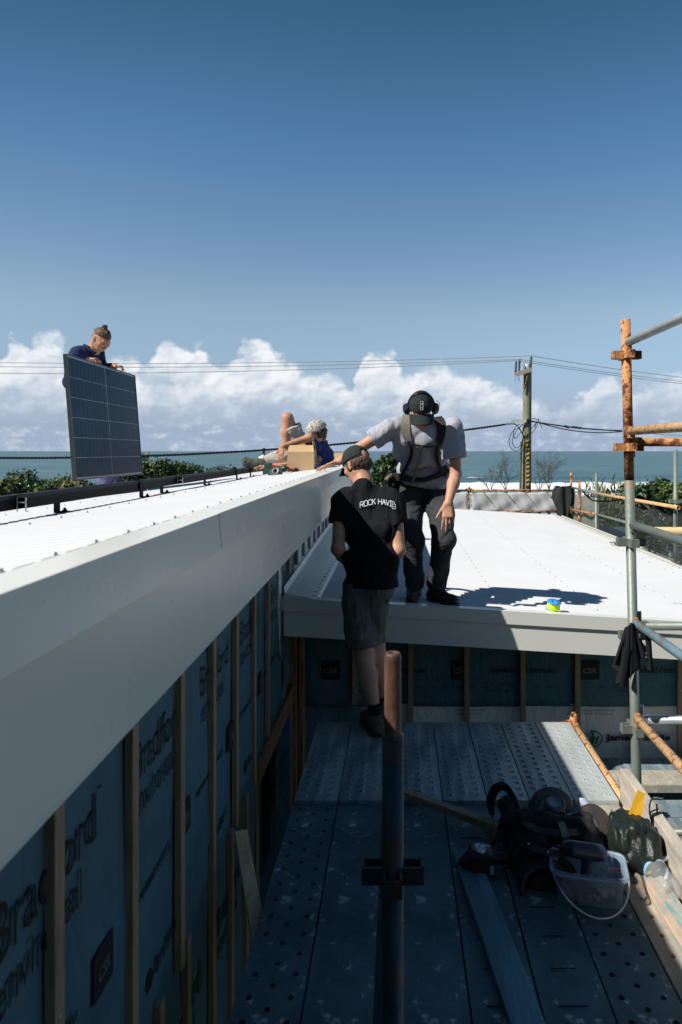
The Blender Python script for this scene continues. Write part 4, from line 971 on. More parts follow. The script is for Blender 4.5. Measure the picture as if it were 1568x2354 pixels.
loops=[[(1203,975),(1190,985),(1180,990),(1172,1005),(1172,1025),(1185,1037),(1197,1030),(1201,1010)],
 [(1201,975),(1182,1000),(1178,1018),(1187,1030),(1199,1020),(1203,1000)],[(1195,975),(1186,980),(1180,995),(1185,1008),(1199,990)],
 [(1160,975),(1180,973),(1195,985),(1203,1000),(1209,1010)],[(1160,977),(1185,976),(1197,992),(1206,1008)],
 [(1220,970),(1232,972),(1222,985),(1214,1000),(1208,1008)],[(1216,966),(1235,974),(1228,990),(1213,1004)],[(1205,985),(1208,1000),(1205,1012),(1212,1020)],[(1218,966),(1228,962),(1240,970),(1246,985)],
 [(1240,975),(1238,962)],[(1232,970),(1230,984)]]
for l in loops: mb.tube(smooth_path([pp(x,y,PD-.25-rng.random()*.1) for x,y in l],5),.011,5)
mb.build('cable_tangle',M['blackrubber'],pole)
# overhead lines: real catenary sag, from far left to the pole and on to the right
def wire(name,a,b,sag,r,lab,cat,mt,group=None,n=60,twist=0):
    a=Vector(a);b=Vector(b);mb=MB()
    pts=[a+(b-a)*t+Vector((0,0,-4*sag*t*(1-t))) for t in [k/n for k in range(n+1)]]
    if twist:
        for ph in (0,2.1,4.2): 
            q=[p+Vector((math.sin(i*2.2*twist+ph)*r*.8,math.cos(i*2.2*twist+ph)*r*.8*.3,math.cos(i*2.2*twist+ph)*r*.8)) for i,p in enumerate(pts)]; mb.tube(q,r*.75,5)
    else: mb.tube(pts,r,5)
    return tag(mb.build(name,mt),lab,cat,group)
M['wire']=mat('grey_wire',(.33,.33,.30),.6)
GW='bare wires along the top of the power pole'
wire('power_line',P(-160,831,20),pp(1222,818,PD-.15),.13,.009,'highest bare wire left of the power pole','wire',M['wire'],GW)
wire('power_line',P(-160,841,19),pp(1195,826,PD-.2),.12,.009,'middle bare wire left of the power pole','wire',M['wire'],GW)
wire('power_line',P(-160,857,18.5),pp(1187,829,PD-.22),.14,.009,'lowest bare wire left of the power pole','wire',M['wire'],GW)
wire('power_line',pp(1222,818,PD-.15),P(1760,885,26),.10,.009,'highest bare wire right of the power pole','wire',M['wire'],GW)
wire('power_line',pp(1195,826,PD-.2),P(1760,893,26),.10,.009,'middle bare wire right of the power pole','wire',M['wire'],GW)
wire('power_line',pp(1187,829,PD-.22),P(1760,899,26),.10,.009,'lowest bare wire right of the power pole','wire',M['wire'],GW)
wire('service_cable',P(-200,1050,17),pp(1160,976,PD-.25),.35,.026,'thick black twisted service cable sagging from the power pole across the view','cable',M['blackrubber'],n=170,twist=1)
wire('service_cable',pp(1220,968,PD-.2),P(1430,990,22),.06,.022,'black service cable leaving the power pole to the right','cable',M['blackrubber'],n=30)
wire('service_cable',pp(1240,972,PD-.2),P(1430,992,22),.14,.016,'thinner black service cable under the one leaving to the right','cable',M['blackrubber'],n=30)
wire('service_cable',P(1330,984,21.5),P(1760,1010,26),.05,.008,'pale thin cable running on to the right post','cable',M['wire'],n=30)
mb=MB()
for x,y in ((1318,982),(1325,983),(1333,984),(1305,982),(1300,980)): mb.obox(P(x,y,21.4),(.05,0,0),(0,.03,0),(0,0,.03))
tag(mb.build('cable_connector',M['blackrubber']),'cluster of black cable connectors on the service line right of the pole','connector')
# =================================================================== ORGANIC SURFACES (signed distance field + surface nets)
def V3(p): return np.array([p[0],p[1],p[2]],dtype=np.float64)
def cone(a,b,ra,rb,k=.02,n=None,f=1.,clip=()):
    return ('c',V3(a),V3(b),ra,rb,k,None if n is None else V3(n)/np.linalg.norm(V3(n)),f,clip)
def ball(c,r,k=.015,axes=None,clip=(),neg=False):
    """ellipsoid; axes = three unit vectors (default world)"""
    return ('e',V3(c),np.array(r if hasattr(r,'__len__') else (r,r,r),dtype=float),None,None,k,axes,1.,clip,neg)
def sdf_block(pr,X,Y,Z):
    if pr[0]=='c':
        _,a,b,ra,rb,k,n,f,clip=pr
        ba=b-a; L2=max(1e-12,ba.dot(ba))
        px,py,pz=X-a[0],Y-a[1],Z-a[2]
        t=np.clip((px*ba[0]+py*ba[1]+pz*ba[2])/L2,0,1)
        qx,qy,qz=px-t*ba[0],py-t*ba[1],pz-t*ba[2]
        q2=qx*qx+qy*qy+qz*qz
        if n is not None: qn=qx*n[0]+qy*n[1]+qz*n[2]; q2=q2+qn*qn*(1/(f*f)-1)
        d=np.sqrt(np.maximum(q2,0))-(ra+(rb-ra)*t)
    else:
        _,c,r,_,_,k,axes,_,clip,neg=pr
        px,py,pz=X-c[0],Y-c[1],Z-c[2]
        if axes is not None:
            A=[V3(v) for v in axes]; px,py,pz=[px*v[0]+py*v[1]+pz*v[2] for v in A]
        e=np.sqrt((px/r[0])**2+(py/r[1])**2+(pz/r[2])**2); d=(e-1)*min(r)*1.0
        e2=np.sqrt((px/r[0]**2)**2+(py/r[1]**2)**2+(pz/r[2]**2)**2); d=np.where(e>.3,e*(e-1)/np.maximum(e2,1e-9),d)
    for (pc,pn) in clip:
        pc=V3(pc);pn=V3(pn)/np.linalg.norm(V3(pn)); d=np.maximum(d,(X-pc[0])*pn[0]+(Y-pc[1])*pn[1]+(Z-pc[2])*pn[2])
    return d
def bounds(pr):
    if pr[0]=='c':
        r=max(pr[3],pr[4]); return np.minimum(pr[1],pr[2])-r,np.maximum(pr[1],pr[2])+r
    r=max(pr[2]); return pr[1]-r,pr[1]+r
def organic(name,prims,h,m,parent,wr=None,cut=(),disp=None,smooth=0,cutmat=None):
    """wr(X,Y,Z)-> added distance (folds); cut: global clip planes; returns object"""
    lo=np.min([bounds(p)[0] for p in prims],0)-4*h; hi=np.max([bounds(p)[1] for p in prims],0)+4*h
    n=np.ceil((hi-lo)/h).astype(int)+1
    F=np.full(n,.5,dtype=np.float32)
    ax=[lo[i]+h*np.arange(n[i]) for i in range(3)]
    for p in prims:
        k=p[5]; mg=max(k,.0)+3*h+ (0.03 if wr is not None else 0)
        bl,bh=bounds(p); i0=np.maximum(0,np.floor((bl-mg-lo)/h).astype(int)); i1=np.minimum(n,np.ceil((bh+mg-lo)/h).astype(int)+1)
        sl_=tuple(slice(i0[i],i1[i]) for i in range(3))
        X=ax[0][sl_[0]][:,None,None];Y=ax[1][sl_[1]][None,:,None];Z=ax[2][sl_[2]][None,None,:]
        d=sdf_block(p,X,Y,Z); A=F[sl_]
        if p[0]=='e' and p[9]:
            hh=np.clip(.5-.5*(A+d)/k,0,1); F[sl_]=A*(1-hh)+(-d)*hh+k*hh*(1-hh)
        else:
            hh=np.clip(.5+.5*(d-A)/k,0,1) if k>0 else (d>A)*1.
            F[sl_]=(d*(1-hh)+A*hh)-k*hh*(1-hh)
    X=ax[0][:,None,None];Y=ax[1][None,:,None];Z=ax[2][None,None,:]
    if wr is not None:
        nb=np.abs(F)<.06
        ii=np.argwhere(nb); 
        F[nb]+=wr(ax[0][ii[:,0]],ax[1][ii[:,1]],ax[2][ii[:,2]]).astype(np.float32)
    for (pc,pn) in cut:
        pc=V3(pc);pn=V3(pn)/np.linalg.norm(V3(pn)); F=np.maximum(F,((X-pc[0])*pn[0]+(Y-pc[1])*pn[1]+(Z-pc[2])*pn[2]).astype(np.float32))
    S_=F<0
    c8=[S_[i:n[0]-1+i,j:n[1]-1+j,k:n[2]-1+k] for i in (0,1) for j in (0,1) for k in (0,1)]
    al=c8[0].copy(); an=c8[0].copy()
    for c_ in c8[1:]: al&=c_; an|=c_
    act=an&~al; idx=np.argwhere(act); vid=np.full(act.shape,-1,dtype=np.int64); vid[act]=np.arange(len(idx))
    acc=np.zeros((len(idx),3)); cnt=np.zeros(len(idx))
    i,j,k=idx.T
    off=[(0,0,0),(1,0,0),(0,1,0),(1,1,0),(0,0,1),(1,0,1),(0,1,1),(1,1,1)]
    E=[(0,1),(2,3),(4,5),(6,7),(0,2),(1,3),(4,6),(5,7),(0,4),(1,5),(2,6),(3,7)]
    fv=[F[i+o[0],j+o[1],k+o[2]] for o in off]
    for a,b in E:
        fa,fb=fv[a],fv[b]; mk=(fa<0)!=(fb<0); t=np.where(mk,fa/np.where(mk,fa-fb,1),0)
        oa=np.array(off[a]);ob=np.array(off[b]); acc[mk]+=(oa+(ob-oa)*t[:,None])[mk]; cnt[mk]+=1
    Vv=lo+h*(idx+acc/np.maximum(cnt,1)[:,None])
    faces=[]
    for axd in range(3):
        u,v=(axd+1)%3,(axd+2)%3
        s0=[slice(None)]*3; s1=[slice(None)]*3; s0[axd]=slice(0,-1); s1[axd]=slice(1,None)
        A=S_[tuple(s0)];B=S_[tuple(s1)]; ch=np.argwhere(A!=B); ch=ch[(ch[:,u]>0)&(ch[:,v]>0)&(ch[:,u]<n[u]-1)&(ch[:,v]<n[v]-1)]
        if len(ch)==0: continue
        def g(du,dv):
            q=ch.copy(); q[:,u]-=du; q[:,v]-=dv; return vid[q[:,0],q[:,1],q[:,2]]
        Q=np.stack([g(1,1),g(0,1),g(0,0),g(1,0)],1); fl=~A[ch[:,0],ch[:,1],ch[:,2]]; Q[fl]=Q[fl][:,::-1]; faces.append(Q)
    Q=np.concatenate(faces); Q=Q[(Q>=0).all(1)]
    me=bpy.data.meshes.new(name); me.vertices.add(len(Vv)); me.vertices.foreach_set('co',Vv.astype(np.float32).ravel())
    me.loops.add(Q.size); me.loops.foreach_set('vertex_index',Q.ravel().astype(np.int32)); me.polygons.add(len(Q)); me.polygons.foreach_set('loop_start',(np.arange(len(Q))*4).astype(np.int32))
    me.update(calc_edges=True)
    o=mkobj(name,me,m,parent,smooth=True)
    if smooth:
        sm=o.modifiers.new('sm','SMOOTH'); sm.iterations=smooth; sm.factor=.5
    return o
def dist_at(prims,p):
    X,Y,Z=[np.array([[[c]]]) for c in p]; F=None
    for pr in prims:
        d=float(sdf_block(pr,X,Y,Z)[0,0,0]); k=pr[5]
        if F is None: F=d
        else: hh=min(1,max(0,.5+.5*(d-F)/k)); F=(d*(1-hh)+F*hh)-k*hh*(1-hh)
    return F
def press(prims,p,d,off=.004,maxd=.5):
    """slide point p along direction d until it touches the surface"""
    p=Vector(p);d=Vector(d).normalized();t=0
    for _ in range(60):
        f=dist_at(prims,p+d*t)-off
        if f<.0008: break
        t+=max(f*.8,.001)
        if t>maxd: break
    q=p+d*t; e=.004
    g=Vector([dist_at(prims,q+Vector(v)*e)-dist_at(prims,q-Vector(v)*e) for v in ((1,0,0),(0,1,0),(0,0,1))])
    return q,(g.normalized() if g.length>0 else -d)
def strap(name,prims,pts,d,w,m,parent,off=.004,th=.004,n=6):
    P_=smooth_path(pts,n); Q=[];NN=[]
    for p in P_: q,nn=press(prims,Vector(p)-Vector(d)*.25,d,off,.6); Q.append(q);NN.append(nn)
    for _ in range(2):
        NN=[(NN[max(i-1,0)]+NN[i]*2+NN[min(i+1,len(NN)-1)]).normalized() for i in range(len(NN))]
        Q=[Q[0]]+[(Q[i-1]+Q[i]*2+Q[i+1])/4 for i in range(1,len(Q)-1)]+[Q[-1]]
    ww=w
    if isinstance(w,(list,tuple)): ww=list(np.interp(np.linspace(0,1,len(Q)),np.linspace(0,1,len(w)),w))
    mb=MB(); mb.ribbon(Q,NN,ww,th); return mb.build(name,m,parent,bevel=.001,seg=1)
def hand(w,d,n,s,curl=(.35,.35,.3),spread=.10,sc=1.,thumb=(.55,.75,.25),k=.006,curls=None):
    """w wrist, d finger direction, n palm normal, s thumb-side direction"""
    w=Vector(w);d=Vector(d).normalized();n=Vector(n);n=(n-d*n.dot(d)).normalized();s=Vector(s);s=(s-d*s.dot(d)-n*s.dot(n)).normalized()
    pr=[]
    for off_,r_ in ((.026,.0145),(.009,.0155),(-.009,.015),(-.025,.0135)):
        pr.append(cone(w+s*off_*.6*sc,w+(d*.085+s*off_)*sc,.015*sc,r_*sc,.014,n=n,f=.85))
    L_=((.043,.026,.021),(.048,.030,.022),(.044,.028,.022),(.034,.021,.019)); R_=((.0088,.0078,.0066),(.009,.008,.0068),(.0085,.0077,.0065),(.0078,.0068,.006))
    offs=(.027,.009,-.009,-.026); leng=(.088,.092,.088,.080)
    for i in range(4):
        p=w+(d*leng[i]+s*offs[i])*sc; dd=(d+s*spread*(1.5-i)*.6).normalized(); cu=curls[i] if curls else curl
        a=0
        for j in range(3):
            a+=cu[j]*(1+.08*(i-1)); di=(dd*math.cos(a)+n*math.sin(a)).normalized(); q=p+di*L_[i][j]*sc
            pr.append(cone(p,q,R_[i][j]*sc,R_[i][min(j+1,2)]*sc,.004)); p=q
    t=(d*thumb[0]+s*thumb[1]+n*thumb[2]).normalized(); p=w+(d*.022+s*.022)*sc
    pr.append(cone(w+s*.012*sc,p+t*.02*sc,.016*sc,.0145*sc,.014))
    t2=(t*.8+d*.35+n*.15).normalized()
    q=p+t*.040*sc; pr.append(cone(p,q,.0145*sc,.0105*sc,.008)); r_=q+t2*.030*sc; pr.append(cone(q,r_,.0100*sc,.0095*sc,.004)); pr.append(cone(r_,r_+t2*.024*sc,.0095*sc,.0075*sc,.004))
    return pr
def head_prims(c,f,u,sc=1.,jaw=1.):
    """c centre of the skull, f face direction, u crown direction"""
    c=Vector(c);f=Vector(f).normalized();u=Vector(u);u=(u-f*u.dot(f)).normalized();r=f.cross(u)   # r = figure's right
    def q(a,b,d): return c+(f*a+u*b+r*d)*sc
    A=(r,f,u); P_=[]
    P_.append(ball(q(-.012,.022,0),(.074*sc,.094*sc,.088*sc),.02,A))            # cranium
    P_.append(ball(q(.030,-.020,0),(.062*sc,.066*sc,.085*sc),.02,A))            # face block
    P_.append(cone(q(.048,-.082,.020),q(.048,-.082,-.020),.024*sc,.024*sc,.025)) # chin
    P_.append(cone(q(-.015,-.050,.050),q(.045,-.085,.018),.017*sc,.018*sc,.025)); P_.append(cone(q(-.015,-.050,-.050),q(.045,-.085,-.018),.017*sc,.018*sc,.025))
    P_.append(cone(q(.086,.020,.030),q(.086,.020,-.030),.012*sc,.012*sc,.018))   # brow
    P_.append(cone(q(.088,.008,0),q(.112,-.030,0),.0085*sc,.0115*sc,.010))       # nose bridge to tip
    for sg in (1,-1):
        P_.append(ball(q(.100,-.036,.012*sg),(.0085*sc,.009*sc,.007*sc),.006,A)) # nostril wing
        P_.append(ball(q(.068,-.022,.038*sg),(.020*sc,.018*sc,.018*sc),.02,A))   # cheekbone
        P_.append(ball(q(.088,.000,.029*sg),(.015*sc,.012*sc,.010*sc),.008,A,neg=True)) # eye socket
        P_.append(ball(q(.075,.000,.029*sg),(.0145*sc,.013*sc,.0125*sc),.003,A)) # lids
        P_.append(ball(q(-.012,-.008,.076*sg),(.007*sc,.019*sc,.031*sc),.006,(r,(f*.95+u*.25).normalized(),(u*.95-f*.25).normalized())))  # ear
        P_.append(ball(q(-.006,-.006,.085*sg),(.005*sc,.009*sc,.016*sc),.004,A,neg=True))
    P_.append(cone(q(.089,-.056,.016),q(.089,-.056,-.016),.0062*sc,.0062*sc,.006)) # upper lip
    P_.append(cone(q(.086,-.067,.014),q(.086,-.067,-.014),.0066*sc,.0066*sc,.006)) # lower lip
    P_.append(ball(q(.098,-.0615,0),(.020*sc,.008*sc,.0016*sc),.003,A,neg=True))
    return P_,q,A
def noisefn(seed,freqs,amps,stretch=(1,1,1)):
    r=np.random.default_rng(seed); W=[]
    for f,a in zip(freqs,amps):
        for _ in range(5): W.append((r.normal(size=3)*f*np.array(stretch),r.uniform(0,6.28),a/5**.5,r.normal(size=3)*f*.6,r.uniform(0,6.28)))
    def fn(X,Y,Z):
        s=0
        for k,ph,a,k2,ph2 in W: s=s+a*np.sin(k[0]*X+k[1]*Y+k[2]*Z+ph+1.3*np.sin(k2[0]*X+k2[1]*Y+k2[2]*Z+ph2))
        return s
    return fn
def folds(seed,amp=.006,freq=28,stretch=(1,1,1),fine=.0015):
    a=noisefn(seed,(freq,freq*2.1),(amp,amp*.45),stretch); b=noisefn(seed+1,(freq*4,),(fine,),stretch)
    return lambda X,Y,Z: -np.abs(a(X,Y,Z))*1.2+amp*.6+b(X,Y,Z)
def skin(name,c): return mat(name,c,.5,var=.06,scale=20,sss=.12,spec=.35,bump=.1,bscale=250,col2=(c[0]*.86,c[1]*.68,c[2]*.62),lo=.45,hi=.75,c2scale=14)
M['skinA']=skin('skin_light_tan',(.56,.315,.215)); M['skinB']=skin('skin_tan',(.50,.27,.18))
M['hair']=mat('brown_hair',(.07,.038,.022),.55,var=.5,scale=90,stretch=(1,1,.25),bump=.8,bscale=140)
M['hairdark']=mat('dark_hair',(.045,.030,.022),.45,var=.5,scale=30,bump=.8,bscale=120)
M['greytee']=mat('grey_marl_cotton',(.38,.40,.45),.9,var=.10,scale=90,bump=.25,bscale=400,spec=.15,crease=(.55,5,(1,1,.55)))
M['slate']=mat('charcoal_work_cloth',(.042,.047,.050),.8,var=.14,scale=25,bump=.25,bscale=300,spec=.25,crease=(.7,5,(1,1,1.5)))
M['blacktee']=mat('black_cotton',(.0095,.011,.014),.9,var=.15,scale=40,bump=.2,bscale=300,spec=.15,crease=(.6,4.5,(1.3,1,.35)))
M['capcloth']=mat('faded_black_cap',(.028,.036,.036),.9,var=.2,scale=40,bump=.3,bscale=350,spec=.2)
M['olive']=mat('olive_short_cloth',(.115,.13,.11),.85,var=.15,scale=20,bump=.3,bscale=300,spec=.2,crease=(.6,5,(1.2,1,.4)))
M['navy']=mat('navy_work_shirt',(.022,.032,.095),.85,var=.15,scale=20,bump=.25,bscale=300,spec=.2,crease=(.7,6,(1,1,.8)))
M['boot']=mat('black_work_boot',(.028,.030,.030),.5,var=.25,scale=20,bump=.3,bscale=90)
M['bootbrown']=mat('dusty_brown_boot',(.095,.075,.050),.8,var=.25,scale=20,bump=.4,bscale=90)
M['webbing']=mat('black_webbing',(.016,.017,.019),.7,var=.15,scale=60,bump=.3,bscale=500)
M['khakipad']=mat('grey_khaki_padding',(.21,.20,.16),.9,var=.15,scale=60,bump=.6,bscale=260)
M['eye']=mat('eye_white',(.55,.52,.50),.2,var=.02); M['iris']=mat('dark_iris',(.03,.02,.015),.15)
M['lip']=mat('lip_colour',(.36,.14,.11),.5,var=.05)
M['white']=mat('white_thread',(.75,.76,.78),.8,var=.03)
def cap(name,c,f,u,m,parent,sc=1.,brim=.075,brim_w=.075,droop=.25,base=-.0,gap=False,crown=.095):
    """baseball cap: stitched crown, curved brim"""
    c=Vector(c);f=Vector(f).normalized();u=Vector(u);u=(u-f*u.dot(f)).normalized();r=f.cross(u)
    pr=[ball(c-f*.006,(.083*sc,.101*sc,crown*sc),.02,(r,f,u),clip=[(c+u*base,-u)])]
    if gap: pr+=[ball(c-f*.105*sc+u*.012,(.034,.05,.034),.004,(r,f,u),neg=True),ball(c-f*.006,(.077*sc,.094*sc,(crown-.006)*sc),.001,(r,f,u),neg=True)]
    o=organic(name,pr,.004,m,parent,wr=None if gap else folds(5,.0015,40,fine=.0008))
    mb=MB(); R=.10*sc
    def bp(i,j):
        a=(i-.5)*2.1; e=j
        x=math.sin(a)*brim_w*1.05*sc*(1-.10*e); y=(math.cos(a)*.060+.034)*sc+e*brim*sc*(math.cos(a*.75))*.9
        z=base-.002-droop*e*brim*sc*.9-.45*(x*x)/(.075*sc)*(.35+.65*e)
        return c+f*y+r*x+u*z
    mb.grid(bp,14,7)
    b_=mb.build('cap_brim',m,o); s_=b_.modifiers.new('s','SOLIDIFY'); s_.thickness=.003
    mb=MB()
    for a in (0,math.pi/3,2*math.pi/3):
        dx=(r*math.cos(a+math.pi/6)+f*math.sin(a+math.pi/6)); pts=[]
        for t in np.linspace(-1.45,1.45,25):
            dd=dx*math.sin(t)+u*math.cos(t); 
            k=1/math.sqrt((dd.dot(r)/.083)**2+(dd.dot(f)/.101)**2+(dd.dot(u)/crown)**2)/sc**-1
            pts.append(c-f*.006+dd*(k+.0008))
        mb.tube(pts,.0014,4)
    mb.lathe(c+u*(crown*sc-.001)-f*.006,u,[(.007,0),(.006,.004),(0,.005)],10)
    mb.build('cap_seam',m,o); return o
# =================================================================== PERSON 1: man in grey, bending forward on the low roof
def person_grey():
    root=empty('person',P(990,1390,5.05),'bending man in grey t-shirt, black cap, ear muffs and tool harness, on the low roof','person')
    f=Vector((.02,-.72,-.69)).normalized(); u=Vector((0,-.72,.69)); hc=P(968,938,4.80)
    hp,q,A=head_prims(hc,f,u,1.0)
    neck=P(967,968,5.02); chest=P(966,1008,5.10); belly=P(966,1060,5.22); hips=P(968,1106,5.33)
    sL=P(897,984,5.04); sR=P(1043,986,5.02)          # shoulders, named by side of the view
    eL=P(828,1030,5.02); wL=P(780,1062,5.16); 
    eR=P(1048,1090,5.0); wR=P(1030,1158,4.88)
    kL=P(948,1238,5.10); aL=P(954,1352,5.17); kR=P(1019,1242,5.04); aR=P(1003,1352,5.14)
    hL=P(938,1118,5.35); hR=P(1003,1118,5.33)
    arms=[cone(sL,eL,.052,.040,.03),cone(eL,eL.lerp(wL,.35),.040,.040,.02),cone(eL.lerp(wL,.3),wL,.040,.026,.02),
          cone(sR,eR,.052,.040,.03),cone(eR,eR.lerp(wR,.35),.041,.043,.02),cone(eR.lerp(wR,.3),wR,.043,.027,.02)]
    hdL=hand(wL,(-.72,.20,-.22),(.0,-.1,-1),(.3,-.9,.0),curl=(.10,.12,.12),spread=.2,thumb=(.5,.8,.05))
    hdR=hand(wR,(-.02,-.25,-.97),(.1,.95,-.2),(-.9,-.1,-.3),curl=(.2,.25,.2),spread=.22,sc=1.05,thumb=(.75,.75,.1),curls=[(.15,.15,.15),(.15,.2,.15),(.3,.4,.3),(.4,.5,.3)])
    body=hp+[cone(hc-u*.0+f*-.03,neck,.056,.062,.03),cone(neck,chest,.06,.075,.04),cone(chest,hips,.08,.085,.04)]+arms+hdL+hdR
    body+=[cone(hL,kL,.07,.055,.03),cone(kL,aL,.05,.04,.03),cone(hR,kR,.07,.055,.03),cone(kR,aR,.05,.04,.03)]
    b=organic('body',body,.0055,M['skinA'],root)
    # t-shirt
    sd=(eL-sL).normalized(); sr=(eR-sR).normalized()
    endL=sL.lerp(eL,.62); endR=sR.lerp(eR,.62)
    n=(0,1,-.5)
    tee=[cone(P(922,982,5.08),P(1014,984,5.07),.078,.078,.05),
         cone(P(935,1000,5.10),P(1000,1002,5.09),.125,.125,.06,n=n,f=.85),
         cone(P(942,1040,5.17),P(996,1042,5.16),.112,.115,.06,n=n,f=.85),
         cone(P(942,1085,5.27),P(1000,1085,5.26),.105,.118,.05,n=n,f=.85),
         cone(P(960,1095,5.24),P(1012,1098,5.23),.10,.10,.05,n=n,f=.8),
         cone(neck+Vector((0,.03,-.02)),chest,.075,.11,.04),
         cone(sL,endL+sd*.03,.078,.080,.05,clip=[(endL,sd)]),cone(sR,endR+sr*.03,.074,.082,.05,clip=[(endR,sr)])]
    teew=folds(21,.010,13,(1,1,.8),.0015)
    org=organic('t_shirt',tee,.0065,M['greytee'],root,wr=teew,cut=[(P(970,1122,5.2),(-.22,0,-1)),])
    # trousers
    tr=[cone(P(940,1110,5.33),P(1004,1112,5.32),.115,.120,.04,n=(0,1,0),f=.85),
        cone(P(938,1135,5.32),kL,.108,.080,.03),cone(kL,aL.lerp(kL,.08),.082,.066,.03),cone(aL.lerp(kL,.25),aL.lerp(kL,.1),.070,.072,.02),
        cone(P(1008,1135,5.30),kR,.112,.082,.03),cone(kR,aR.lerp(kR,.08),.084,.068,.03),cone(aR.lerp(kR,.25),aR.lerp(kR,.1),.072,.075,.02),
        ball(P(970,1138,5.32),(.06,.07,.075),.03),ball(P(936,1180,5.24),(.07,.07,.10),.03),ball(P(1012,1180,5.2),(.07,.07,.10),.03)]
    torg=organic('trousers',tr,.0065,M['slate'],root,wr=folds(33,.0065,13,(1,1,1.3),.0012),cut=[(aL,(0,.0,-1)),(P(968,1092,5.3),(0,0,1))])
    # boots
    def boot(a,toe,name='boot'):
        a=Vector(a);toe=Vector(toe); d=(toe-a); d.z=0; d.normalize(); zb=zlo(toe.x)+.002
        heel=a-d*.045; heel.z=zb+.045; t2=Vector((toe.x,toe.y,zb+.036))-d*.035
        pr=[cone(a+Vector((0,0,.05)),Vector((a.x,a.y,zb+.06)),.052,.052,.03),cone(heel,a+d*.05+Vector((0,0,zb+.05-a.z)),.044,.046,.03),cone(Vector((a.x,a.y,zb+.045))+d*.04,t2,.044,.040,.03)]
        o=organic(name,pr,.005,M['boot'],root,wr=folds(3,.002,50),cut=[((0,0,zb+.010),(0,0,-1))])
        sp_=[cone(Vector((heel.x,heel.y,zb+.01)),Vector((t2.x,t2.y,zb+.01)),.047,.045,.01)]
        organic('boot_sole',sp_,.005,M['blackrubber'],o,cut=[((0,0,zb+.018),(0,0,1)),((0,0,zb-.0),(0,0,-1))])
        return o
    boot(aL+Vector((-.005,0,0)),P(944,1383,4.98)); boot(aR,P(1052,1389,4.99))
    # a light scuff on the toe is part of the boot
    # cap, ear muffs
    cp=cap('cap',hc+u*.030+f*.002,f,u,M['capcloth'],root,sc=1.06,brim=.088,brim_w=.092,droop=.32,crown=.088)
    r=f.cross(u)
    # stacked R over H on the cap front
    cf=hc+u*.030+f*.002; lift=[]
    def cpnt(x,z):
        dd=(f*.80+u*.60).normalized(); c0=cf-f*.006
        # a point on the crown ellipsoid in front
        k0=.093*1.04; zc=.052+z
        y=.101*1.04*math.sqrt(max(0,1-(x/(.083*1.04))**2-(zc/(.088*1.04))**2)); return c0+r*x+u*zc+f*(y+.0025)
    mb=MB()
    def st(x0,z0,x1,z1,w_=.0022):
        a=cpnt(x0,z0);b_=cpnt(x1,z1); mb.tube([a,(a+b_)/2+f*.0003,b_],w_*.62,6)
    s_=.0085
    # letters are read by the viewer: +x in view is -r
    def L_(x0,z0,x1,z1): st(-x0,z0,-x1,z1)
    L_(-s_,.004,-s_,.026);L_(-s_,.026,s_,.026);L_(s_,.026,s_,.015);L_(s_,.015,-s_,.015);L_(s_,.015,s_,.004)
    L_(-s_,.004,-s_,-.016);L_(s_,.004,s_,-.016);L_(-s_,-.004,s_,-.004);L_(-s_,-.016,s_,-.016)
    mb.build('cap_emblem',M['white'],cp)
    em=empty('ear_muffs',hc-wloc(root)*0); em.parent=root; em.location=hc-wloc(root)
    tag(em)
    mb=MB()
    ud=(u*.9-f*.1).normalized(); pts=[hc+r*math.cos(a)*.098+ud*(math.sin(a)*.126+.005)-f*.004 for a in np.linspace(-.15,math.pi+.15,28)]
    nr=[(p-hc).normalized() for p in pts]; mb.ribbon(pts,nr,.020,.006); mb.build('headband',M['blackrubber'],em,bevel=.0015)
    for sg in (1,-1):
        cc=hc+r*sg*.088-u*.010-f*.004
        pr=[ball(cc+r*sg*.018,(.024,.032,.043),.01,(r,f,u)),ball(cc+r*sg*.004,(.019,.036,.047),.008,(r,f,u))]
        organic('ear_cup',pr,.0035,mat('gloss_dark_plastic%d'%(sg+1),(.018,.024,.022),.22,coat=.4),em)
        mb=MB(); mb.tube([cc+r*sg*.041+u*.01,cc+r*sg*.040+u*.05,cc+r*sg*.016+u*.08],.0022,6); mb.build('yoke_wire',M['brightgalv'],em)
    # stubble / hair at the nape
    pr=[ball(hc-f*.020+u*.012,(.0775,.090,.084),.02,(r,f,u),clip=[(hc+f*.015-u*.0,(f+u*.2))])]
    organic('hair',pr,.004,M['hairdark'],root,wr=folds(6,.003,60))
    # harness
    D_=(0,1,-.12)
    def V(x,y): return P(x,y,5.0)
    strap('harness_pad',tee,[V(936,952),V(932,975),V(934,1000),V(942,1020)],D_,[.064,.070,.064,.038],M['khakipad'],root,off=.006,th=.016)
    strap('harness_pad',tee,[V(1006,958),V(1014,980),V(1012,1005),V(1007,1022)],D_,[.070,.070,.058,.038],M['webbing'],root,off=.006,th=.016)
    strap('harness_strap',tee,[V(938,1015),V(947,1035),V(940,1060),V(926,1082),V(918,1094)],D_,.026,M['webbing'],root,off=.017)
    strap('harness_strap',tee,[V(1008,1015),V(1003,1040),V(1008,1062),V(1020,1080),V(1028,1092)],D_,.030,M['webbing'],root,off=.017)
    strap('chest_strap',tee,[V(944,1022),V(965,1026),V(985,1028),V(1002,1025)],D_,.016,M['webbing'],root,off=.019)
    strap('strap_tail',tee,[V(968,1028),V(966,1050),V(958,1075),V(952,1098),V(946,1111)],D_,.019,mat('olive_webbing',(.20,.20,.13),.8,bump=.3,bscale=300),root,off=.022)
    mb=MB(); c=V(984,1027); c,_=press(tee,c-Vector(D_)*.2,D_,.024)
